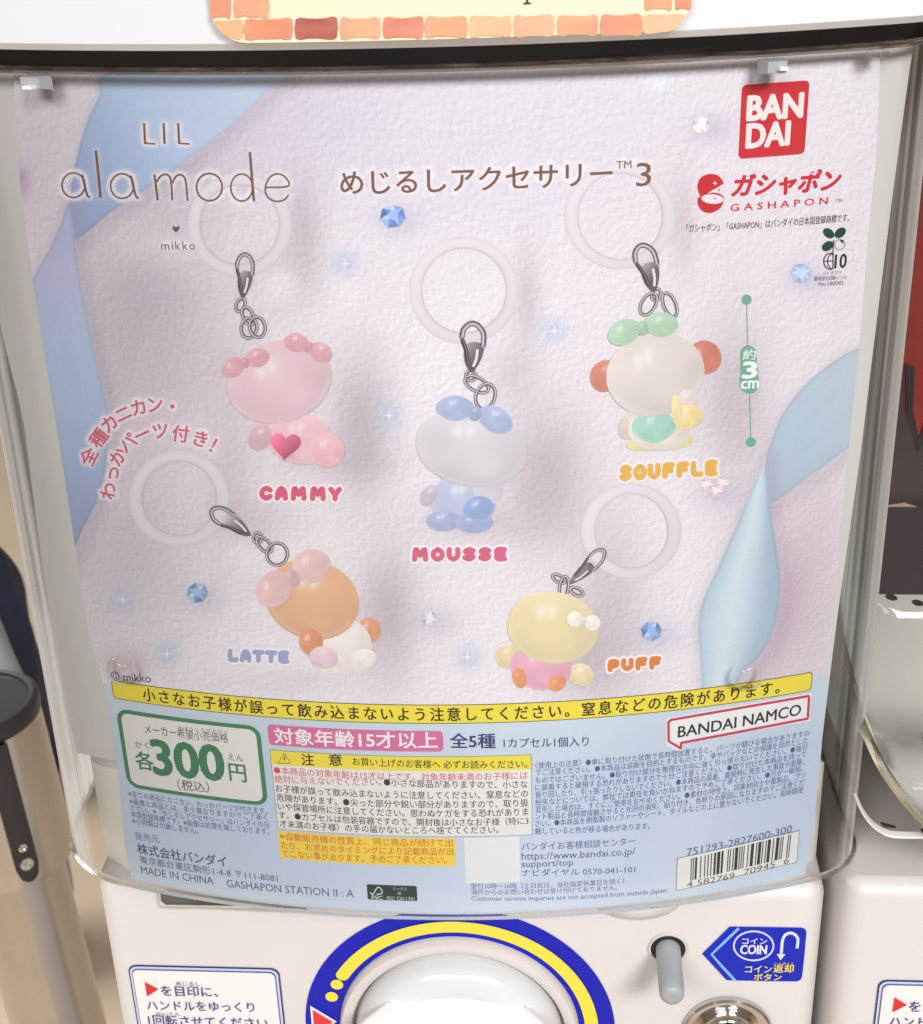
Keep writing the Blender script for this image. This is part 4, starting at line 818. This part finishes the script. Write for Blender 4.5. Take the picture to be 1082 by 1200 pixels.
while i < nB:
    if code[i] == '1':
        j = i
        while j < nB and code[j] == '1': j += 1
        u0, u1 = i/nB, j/nB; mb.add(CY.P(CY.I([BLb+(BRb-BLb)*u0, BLb+(BRb-BLb)*u1, TLb+(TRb-TLb)*u1, TLb+(TRb-TLb)*u0]), np.full(4, LY+0.0002)), [(0, 1, 2, 3)], lin((58, 56, 58))); i = j
    else: i += 1
part(mb, 'bars', bc)
mb = MB(); DG = (84, 84, 96); text(mb, CY, '4 582769', (804.7, 1040.3), (860.8, 1029.3), 7, DG, LY+0.0002); text(mb, CY, '70945', (871.5, 1025.8), (908, 1016), 7, DG, LY+0.0002); text(mb, CY, '6', (918.5, 1013), (924.7, 1011.5), 7, DG, LY+0.0002); text(mb, CY, '751293-2827600-300', (805, 1003.2), (928, 975), 8.6, (92, 106, 160), LY+0.0002); part(mb, 'lettering', bc)

# --- the printed sheet itself: ink colours per vertex
def inside(P, X, Y):
    P = np.asarray(P, float); c = np.zeros(X.shape, bool)
    for i in range(len(P)):
        x0, y0 = P[i]; x1, y1 = P[i-1]
        if y0 == y1: continue
        k = (y0 > Y) != (y1 > Y); c ^= k & (X < (x1-x0)*(Y-y0)/(y1-y0)+x0)
    return c
def dist(P, X, Y):
    d = np.full(X.shape, 1e9); P = np.asarray(P, float)
    for i in range(len(P)-1):
        a, b = P[i], P[i+1]; v = b-a; L2 = v@v+1e-9; t = np.clip(((X-a[0])*v[0]+(Y-a[1])*v[1])/L2, 0, 1); d = np.minimum(d, np.hypot(X-a[0]-t*v[0], Y-a[1]-t*v[1]))
    return d
def build_sheet():
    NX, NZ = 640, 600
    Le = CY.I([(15, 70), (16, 100), (22, 200), (38, 328), (53, 420), (63, 479), (88, 639), (103, 740), (124, 808), (139, 910), (146.5, 994), (153.4, 1027), (156, 1045)])
    Re = CY.I([(1032, 40), (1031, 100), (1027, 190), (1020, 250), (1008, 400), (994, 533), (977, 720), (965, 850), (962, 890), (950, 1000), (942, 1025), (938, 1045)])
    z = np.linspace(ZB-0.0003, zl+0.001, NZ); l = np.interp(-z, -Le[:, 1], Le[:, 0]); r = np.interp(-z, -Re[:, 1], Re[:, 0])
    ker = np.ones(31)/31; l = np.convolve(np.pad(l, 15, 'edge'), ker, 'valid'); r = np.convolve(np.pad(r, 15, 'edge'), ker, 'valid')
    u = np.linspace(0, 1, NX); S_ = l[:, None]*(1-u)+r[:, None]*u; Z = np.repeat(z[:, None], NX, 1)
    ab = np.stack([S_, Z], -1); V = CY.P(ab.reshape(-1, 2), np.zeros(NX*NZ)); px = project(V); X, Y = px[:, 0].reshape(NZ, NX), px[:, 1].reshape(NZ, NX)
    C = np.tile(np.array([231., 226., 234.]), (NZ, NX, 1)); tex = np.ones((NZ, NX))
    def blob(cx, cy, rx, ry, c, a, rot=0):
        t = math.radians(rot); dx, dy = X-cx, Y-cy; p = dx*math.cos(t)+dy*math.sin(t); q = -dx*math.sin(t)+dy*math.cos(t)
        g = np.clip(a*0.95*np.exp(-0.5*((p/rx)**2+(q/ry)**2)), 0, 1)[..., None]; C[:] = C*(1-g)+np.array(c, float)*g
    # broad tints of the photographed paper
    blob(60, 180, 80, 120, (214, 196, 212), 0.6); blob(560, 180, 300, 90, (212, 206, 219), 0.7); blob(350, 130, 90, 50, (206, 198, 216), 0.6, -35)
    blob(180, 330, 60, 130, (186, 172, 188), 0.85, 12); blob(230, 440, 90, 60, (204, 192, 204), 0.6); blob(160, 640, 70, 80, (196, 184, 198), 0.8); blob(330, 290, 140, 40, (226, 218, 228), 0.5, 15); blob(190, 290, 60, 22, (228, 214, 224), 0.6, 12)
    blob(930, 700, 50, 110, (204, 186, 200), 0.85); blob(960, 600, 30, 60, (218, 202, 212), 0.6); blob(870, 300, 120, 120, (228, 216, 226), 0.6); blob(700, 480, 60, 120, (226, 216, 224), 0.5); blob(520, 700, 120, 80, (226, 218, 224), 0.5); blob(330, 600, 120, 60, (228, 220, 226), 0.5)
    blob(920, 720, 14, 60, (196, 168, 188), 0.6, 15)
    # printed cast shadows beside rings and charms
    for a in ((356, 270, 16, 44, 0.55), (618, 352, 12, 44, 0.45), (800, 262, 12, 40, 0.4), (424, 500, 26, 60, 0.75), (640, 560, 36, 60, 0.75), (862, 470, 30, 66, 0.6), (455, 720, 26, 54, 0.75), (715, 700, 30, 70, 0.5), (690, 775, 40, 36, 0.6), (330, 330, 30, 22, 0.45), (600, 440, 22, 30, 0.35), (270, 560, 20, 60, 0.35), (560, 612, 50, 20, 0.4), (400, 545, 50, 14, 0.35), (345, 800, 60, 12, 0.2), (300, 610, 34, 20, 0.35)): blob(*a[:4], (178, 162, 176), a[4])
    for x, y in ((325, 340), (405, 343), (330, 330), (340, 655), (285, 650)): blob(x, y, 16, 13, (236, 230, 236), 0.6)
    for x, y, r in SPK: blob(x, y, 11, 11, (176, 194, 224), 0.6)
    for x, y in ((461, 258), (231, 702), (764, 746), (939, 326), (504, 730), (826, 152), (838, 578)): blob(x+8, y, 18, 12, (190, 184, 206), 0.6)
    blob(772, 95, 8, 8, (228, 236, 246), 0.9); blob(22, 212, 9, 14, (190, 150, 190), 0.8); blob(148, 778, 20, 12, (200, 180, 182), 0.7)
    # ribbons
    R1 = smooth([(135, 84), (328, 84), (310, 110), (285, 135), (250, 165), (200, 201), (160, 229), (128, 250), (88, 281), (82, 255), (82, 232), (86, 205), (92, 175), (103, 140), (117, 112)], 4, True)
    R2 = np.array([(81, 232), (70, 265), (58, 292), (36, 330), (20, 420), (40, 560), (80, 660), (96, 622), (113, 588), (122, 560), (127, 520), (129, 490), (124, 470), (116, 435), (106, 390), (95, 335), (88, 283)], float)
    R3 = np.concatenate([smooth([(1030, 400), (1005, 408), (975, 425), (945, 450), (920, 480), (905, 515), (895, 550), (897, 575), (902, 592)], 4), smooth([(902, 592), (920, 580), (950, 557), (995, 525), (1030, 500)], 4)])
    R4 = smooth([(895.5, 540), (867.5, 606), (839.5, 669.5), (823.8, 704.5), (818.5, 736), (822, 785), (826, 830), (850, 830), (871, 788), (892, 767.5), (909.5, 729), (914.7, 680), (909.5, 638), (902.5, 589), (897, 550)], 4, True)
    def rib(P, colf, sh=0.5):
        P = np.asarray(P); Pc = np.concatenate([P, P[:1]]); ins = inside(P, X, Y); d = dist(Pc, X+0, Y+0); sd = np.where(ins, -d, d)
        ds = dist(Pc, X-5, Y-5); ins2 = inside(P, X-5, Y-5); g = sh*np.exp(-(np.where(ins2, 0, ds)/11)**2); C[:] = C*(1-g[..., None])+np.array((176, 160, 178.))*g[..., None]
        a = np.clip(0.5-sd/1.6, 0, 1)[..., None]; col = colf(); col = col+(5.0+0.0*col)+(0.7*np.sin(sd*1.3)+0.8*np.sin(sd*0.29+1))[..., None]; edge = np.exp(-((-sd-1.5)/1.8)**2)*(sd < 1)
        col = col*(1-0.06*edge[..., None]); C[:] = C*(1-a)+col*a; tex[:] = tex*(1-a[..., 0]*0.85)
    def mixc(t, *cs):
        t = np.clip(t, 0, 1)*(len(cs)-1); out = np.zeros(t.shape+(3,))
        for i, c in enumerate(cs): out += np.clip(1-np.abs(t-i), 0, 1)[..., None]*np.array(c, float)
        return out
    rib(R1, lambda: mixc(((X-90)*0.8-(Y-240)*0.55)/260, (150, 166, 206), (162, 180, 216), (178, 196, 226), (184, 198, 226), (192, 204, 226)), 0.35)
    rib(R2, lambda: mixc((Y-240)/400, (172, 180, 214), (186, 188, 220), (178, 194, 226), (172, 190, 224), (160, 176, 212), (150, 160, 198)), 0.35)
    rib(R3, lambda: mixc(((X-895)-(Y-590)*0.6)/200, (166, 182, 204), (174, 192, 210), (178, 196, 212), (184, 198, 212)), 0.3)
    cx4 = np.interp(Y, [540, 620, 700, 740, 800], [897, 885, 868, 862, 850]); wd = np.interp(Y, [540, 620, 700, 740, 800], [8, 26, 46, 48, 34])
    rib(R4, lambda: mixc((X-cx4)/wd*0.5+0.5, (172, 194, 212), (188, 208, 222), (204, 218, 228), (190, 208, 222), (166, 186, 206), (160, 180, 202)), 0.35)
    # pale blue information panel, its upper edge runs along the bar
    zt = ZBT-0.0020; a = np.clip((zt-Z)/0.0004+0.5, 0, 1)
    pc = mixc((Z-ZB)/(zt-ZB), (198, 214, 234), (194, 208, 230), (190, 206, 226), (198, 214, 228)); pc = pc+np.sin(S_*42+0.6)[..., None]*np.array((3, 2.5, 1.5))
    C[:] = C*(1-a[..., None])+pc*a[..., None]; tex *= 1-a
    g = np.clip(1-np.abs(X-np.interp(Y, [780, 1060], [845, 800]))/60, 0, 1)*a*0.35; C[:] = C*(1-g[..., None])+np.array((214, 224, 238.))*g[..., None]
    # soft white glow printed round the headings
    for w in sorted(set(h for _, h in HALO)):
        pts = np.concatenate([p for p, h in HALO if h == w]); sc = 1.0; H, _, _ = np.histogram2d(pts[:, 1], pts[:, 0], bins=[np.arange(0, 820, sc), np.arange(0, 1082, sc)])
        H = np.minimum(H, 1.0); k = np.exp(-0.5*(np.arange(-12, 13)/(w*0.55))**2)
        H = np.apply_along_axis(lambda m_: np.convolve(m_, k, 'same'), 0, H); H = np.apply_along_axis(lambda m_: np.convolve(m_, k, 'same'), 1, H); H = np.clip(H/3.0, 0, 1)
        yi = np.clip(Y, 0, 818).astype(int); xi = np.clip(X, 0, 1080).astype(int); g = (H[yi, xi]*0.85)[..., None]; C[:] = C*(1-g)+np.array((234, 228, 234.))*g
    col = np.concatenate([lin(np.clip(C, 0, 255)), tex[..., None]], -1).reshape(-1, 4)
    i = np.arange(NX*NZ).reshape(NZ, NX); F = np.stack([i[:-1, :-1], i[:-1, 1:], i[1:, 1:], i[1:, :-1]], -1).reshape(-1, 4)
    me = bpy.data.meshes.new('printed_sheet'); me.vertices.add(len(V)); me.vertices.foreach_set('co', (V-BASE[pos.name]).astype(np.float32).ravel())
    me.loops.add(F.size); me.loops.foreach_set('vertex_index', F.ravel().astype(np.int32)); me.polygons.add(len(F)); me.polygons.foreach_set('loop_start', np.arange(0, F.size, 4, dtype=np.int32)); me.polygons.foreach_set('loop_total', np.full(len(F), 4, np.int32))
    me.update(calc_edges=True); me.validate()
    at = me.color_attributes.new('Col', 'FLOAT_COLOR', 'POINT'); at.data.foreach_set('color', col.astype(np.float32).ravel())
    uv = me.uv_layers.new(name='UVMap'); uv.data.foreach_set('uv', ab.reshape(-1, 2)[F.ravel()].astype(np.float32).ravel())
    me.polygons.foreach_set('use_smooth', np.ones(len(F), bool)); me.materials.append(M['paper'])
    o = bpy.data.objects.new('printed_sheet', me); COL.objects.link(o); o.parent = pos
build_sheet()

# ================================================================== NEIGHBOUR MACHINE
nb = thing('capsule_machine', 'second white capsule machine at the right edge with an empty rounded clear case', 'vending machine', (0.28, 0.12, 0), 'capsule machines in a row')
NP = Plane((0.279, 0.005, 1.1), PHI)
class Off(Plane):
    def __init__(s, base, off): s.o = base.o+base.n*off; s.a, s.b, s.n = base.a, base.b, base.n
nal = NP.I([(982, 1100)])[0, 0]
body_block(NP, nal, nal+(ar-al)+0.006, 0.78, 1.150, 0.30, 0.010).build('body', M['white'], nb, True)
body_block(NP, nal+0.012, nal+(ar-al)-0.006, 0.0, 0.775, 0.28).build('stand', M['white'], nb, True)
instruction_label(NP, nb)
# raised shoulder that frames the rounded case
sh = smooth([(1000, 925), (1008, 945), (1018, 960), (1030, 970), (1046, 976), (1082, 977), (1130, 977)], 6)
mb = MB(); prof = [(-2.6, 0.0002), (-1.2, 0.0022), (0.6, 0.0026), (2.4, 0.0002)]
P_, nm_, h_, d_ = ribbon_px(sh, 2.0); n = len(P_); V = np.concatenate([NP.P(NP.I(P_+nm_*u), np.full(n, o_)) for u, o_ in prof])
mb.add(V, [(k*n+i, k*n+i+1, (k+1)*n+i+1, (k+1)*n+i) for k in range(3) for i in range(n-1)]); mb.build('shoulder_bead', M['white'], nb, True)
mb = MB(); poly(mb, NP, [(1030, 961), (1032, 959.8), (1048, 964), (1050, 967), (1036, 966.5)], 0.0016, (34, 28, 26)); poly(mb, NP, [(1077, 968), (1090, 966), (1092, 975), (1080, 973)], 0.0016, (80, 70, 66)); mb.build('vent_slot', M['hole'], nb)
# outline of the rounded case in the neighbour's front plane
OL = [(985, 300, -0.09), (985, 600, -0.085), (989, 700, -0.075), (994, 770, -0.055), (999, 820, -0.034), (1005, 848, -0.016), (1013, 868, -0.006), (1027, 897, 0), (1046, 925, 0), (1066, 949, 0), (1086, 966, 0), (1120, 984, 0), (1180, 998, 0), (1260, 1004, 0)]
A3 = []
for x, y, o_ in OL: A3.append([*Off(NP, o_).I([(x, y)])[0], o_])
A3 = smooth(A3, 6); cxn = A3[-1, 0]; Mr = A3.copy(); Mr[:, 0] = 2*cxn-Mr[:, 0]
full = np.concatenate([A3, Mr[::-1][1:]])
def lofted(name, m, offs, cap=False):
    mb = MB(); n = len(full); c0 = full[:, :2].mean(0); V = []
    d = c0-full[:, :2]; d /= np.linalg.norm(d, axis=1)[:, None]
    for o_, i_ in offs: V.append(NP.P(full[:, :2]+d*i_, full[:, 2]+o_))
    F = [(k*n+i, k*n+i+1, (k+1)*n+i+1, (k+1)*n+i) for k in range(len(offs)-1) for i in range(n-1)]
    mb.add(np.concatenate(V), F)
    if cap:
        tr = tessellate_polygon([[Vector((p[0], p[1], 0)) for p in full]]); mb.add(V[-1], [tuple(t) for t in tr])
    return mb.build(name, m, nb, True)
M['tan'] = mat('tan_rim', (0.50, 0.43, 0.32), 0.3, noise=(30, 0.05))
lofted('case_rim', M['tan'], [(0.0004, 0.0), (0.0030, 0.0003), (0.0034, 0.0012), (0.0030, 0.0026), (0.0006, 0.0030)])
lofted('clear_case', M['clear'], [(0.0028, 0.0022), (0.010, 0.0040), (0.016, 0.010), (0.018, 0.02)], cap=True)
# closed white top added over the neighbour's case to keep its inside dark
mb = MB(); za = z_head+0.004; q = [(-0.135, 0.012), (0.15, 0.012), (0.15, -0.22), (-0.135, -0.22)]
add_prism(mb, np.array([NP.P(np.array([a_, za-1.1]), np.array(o_)) for a_, o_ in q]), np.array([NP.P(np.array([a_, za+0.11-1.1]), np.array(o_)) for a_, o_ in q])); mb.build('header', M['header'], nb)
# hopper seen through it, rising towards the back
mb = MB(); n = len(full); low = full[:, 1] < NP.I([(1000, 790)])[0, 1]; lo = full[low]; k = len(lo)
bb = Off(NP, -0.17).I([(1060, 690)])[0, 1]; rows = np.array([0, 0.03, 0.1, 0.25, 0.45, 0.7, 1.0]); V = []
for t_ in rows:
    q = lo.copy(); q[:, 0] = cxn+(q[:, 0]-cxn)*(1-0.03-0.04*t_); q[:, 1] = (q[:, 1]+0.0028)*(1-t_**1.4)+bb*t_**1.4; V.append(NP.P(q[:, :2], q[:, 2]*(1-t_)-0.17*t_+0.0010))
mb.add(np.concatenate(V), [(j*k+i, j*k+i+1, (j+1)*k+i+1, (j+1)*k+i) for j in range(len(rows)-1) for i in range(k-1)]); mb.build('hopper', M['cream'], nb, True)
B1 = Off(NP, -0.17)
mb = MB(); poly(mb, B1, [(900, 100), (1300, 100), (1300, 592), (1082, 596), (1060, 589), (1040, 592), (900, 590)], 0.0, (0, 0, 0)); mb.build('back_panel', M['inside'], nb)
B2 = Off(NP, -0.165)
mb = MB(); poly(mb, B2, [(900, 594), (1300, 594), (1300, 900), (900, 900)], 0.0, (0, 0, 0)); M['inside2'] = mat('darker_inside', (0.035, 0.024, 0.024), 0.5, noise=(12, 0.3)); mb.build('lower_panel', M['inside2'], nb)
B3 = Off(NP, -0.12); mb = MB()
for cx, cy in ((1045, 700), (1076, 706.5)): poly(mb, B3, ell(cx, cy, 7.5, 3.6, 14, 20), 0.0, (20, 18, 16))
mb.build('hole', M['hole'], nb)
rc = thing('red_card', 'dark red card hanging inside the clear case at the right edge', 'card', tuple(Off(NP, -0.06).P(Off(NP, -0.06).I([(1075, 480)])[0])))
B4 = Off(NP, -0.06)
mb = MB(); q = [(1084, 200), (1074, 280), (1062, 350), (1058, 400), (1060, 480), (1075, 530), (1110, 480), (1200, 470), (1200, 190)]
A_ = B4.I(q); tr = tessellate_polygon([[Vector((p[0], p[1], 0)) for p in A_]]); nq = len(q)
mb.add(np.concatenate([B4.P(A_, np.full(nq, 0.0)), B4.P(A_, np.full(nq, -0.001))]), [tuple(t) for t in tr]+[tuple(x+nq for x in t) for t in tr]+[(i, (i+1) % nq, nq+(i+1) % nq, nq+i) for i in range(nq)]); mb.build('card', M['red'], rc)
mb = MB(); poly(mb, B4, [(1061, 425), (1072, 430), (1070, 480), (1077, 512), (1084, 490), (1084, 515), (1075, 529), (1062, 490)], 0.0006, (0, 0, 0)); mb.build('dark_figure', M['black'], rc)

# ================================================================== BARRIER POST at the left
d0 = 1.05
X0 = CAMLOC+rays(np.array([69, 1200.]))*d0
Dt = rays(np.array([-35, 822.])); dt = (X0[1]-CAMLOC[1])/Dt[1]; XT = CAMLOC+Dt*dt
Dh = rays(np.array([12, 1005.])); XH = CAMLOC+Dh*((X0[1]-CAMLOC[1])/Dh[1])
AX = XT-X0; AX /= np.linalg.norm(AX); foot = X0-AX*(X0[2]/AX[2])
bp_ = thing('barrier_post', 'brushed steel barrier post with black cap and screwed black strap', 'post', tuple(foot))
RH = 76*dt/FPX; RP = 52*d0/FPX; hT = (XT-foot)@AX; hH = (XH-foot)@AX
mb = MB(); add_lathe(mb, foot, AX, [(RP, 0.02), (RP, hH+0.01)], 64); mb.build('pole', M['steel'], bp_, True)
mb = MB(); add_lathe(mb, foot, AX, [(RP+0.001, hH), (RH-0.004, hH), (RH-0.001, hH+0.002), (RH, hH+0.006), (RH, hT-0.012)], 80); mb.build('head', M['steel'], bp_, True)
mb = MB(); add_lathe(mb, foot, AX, [(RH+0.0006, hT-0.0118), (RH+0.0012, hT-0.008), (RH+0.001, hT-0.003), (RH-0.002, hT-0.0005), (RH-0.005, hT-0.001), (RH-0.006, hT-0.003)], 80); mb.build('cap', M['black'], bp_, True)
mb = MB(); add_lathe(mb, foot, np.array([0, 0, 1.0]), [(0.17, 0.0), (0.17, 0.008), (0.15, 0.018), (0.05, 0.026), (RP, 0.030)], 64); mb.build('base_plate', M['steel'], bp_, True)
tc_ = CAMLOC-(foot+AX*hT); e1 = tc_-AX*(tc_@AX); e1 /= np.linalg.norm(e1); e2 = np.cross(AX, e1)
def hp_(th, h, r): return foot+AX*h+r*(np.cos(th)*e1+np.sin(th)*e2)
t_c = 0.16 if project(hp_(0.3, hH, RH))[0] > project(hp_(-0.3, hH, RH))[0] else -0.16
ths = np.linspace(-0.17, 0.17, 9)+t_c; V = []; F = []
def hlo(t): u = (t-t_c)/0.17; return hH+0.008+0.012*(1-math.sqrt(max(0, 1-u*u)))
for r in (RH+0.0002, RH+0.0032):
    for t in ths: V += [hp_(t, hlo(t), r), hp_(t, hT-0.012, r)]
n = len(ths)
for i in range(n-1): F += [(2*n+2*i, 2*n+2*i+2, 2*n+2*i+3, 2*n+2*i+1), (2*i, 2*i+2, 2*n+2*i+2, 2*n+2*i)]
F += [(0, 1, 2*n+1, 2*n), (2*n-2, 2*n-1, 4*n-1, 4*n-2)]
mb = MB(); mb.add(V, F); st_ = mb.build('strap', M['black'], bp_)
for hh, rr in ((0.022, 0.0046), (0.035, 0.0032)):
    mb = MB(); c = hp_(t_c, hH+hh, RH+0.0031); nv = hp_(t_c, 0, 1)-hp_(t_c, 0, 0); add_lathe(mb, c, nv, [(rr, 0), (rr*0.9, 0.0008), (rr*0.5, 0.0012), (rr*0.3, 0.0006)], 24); mb.build('screw', M['chrome'], st_, True)

# ================================================================== bundles on the floor behind
def bundle(name, label, px, t, rx, ry, m, seed):
    X = CAMLOC+rays(np.array(px, float))*t; top = X[2]+0.05
    r = thing(name, label, 'bag', (X[0], X[1], 0)); rg = np.random.default_rng(seed); nu, nv = 40, 24; ph = rg.random(6)*6; V = []; F = []
    for k in range(nv+1):
        v = k/nv; zz = top*v; s = (1-abs(2*v-0.9)**3*0.55) if v < 0.97 else 0.3
        for i in range(nu):
            a = 2*math.pi*i/nu; w = 1+0.10*math.sin(3*a+ph[0]+5*v)+0.06*math.sin(7*a+ph[1]-9*v)+0.05*math.sin(5*a+14*v+ph[2]); V.append((X[0]+rx*s*w*math.cos(a), X[1]+ry*s*w*math.sin(a), zz))
    for k in range(nv):
        for i in range(nu): F.append((k*nu+i, k*nu+(i+1) % nu, (k+1)*nu+(i+1) % nu, (k+1)*nu+i))
    F.append(tuple(nv*nu+i for i in range(nu))); mb = MB(); mb.add(V, F); mb.build('sack', m, r, True)
bundle('cloth_bag', 'dark navy bag standing on the floor behind the barrier post', (-40, 655), 2.3, 0.085, 0.10, M['navy'], 3)
bundle('cloth_bag', 'pale grey bag on the floor between the navy bag and barrier post', (-30, 735), 1.9, 0.058, 0.07, M['pale'], 5)
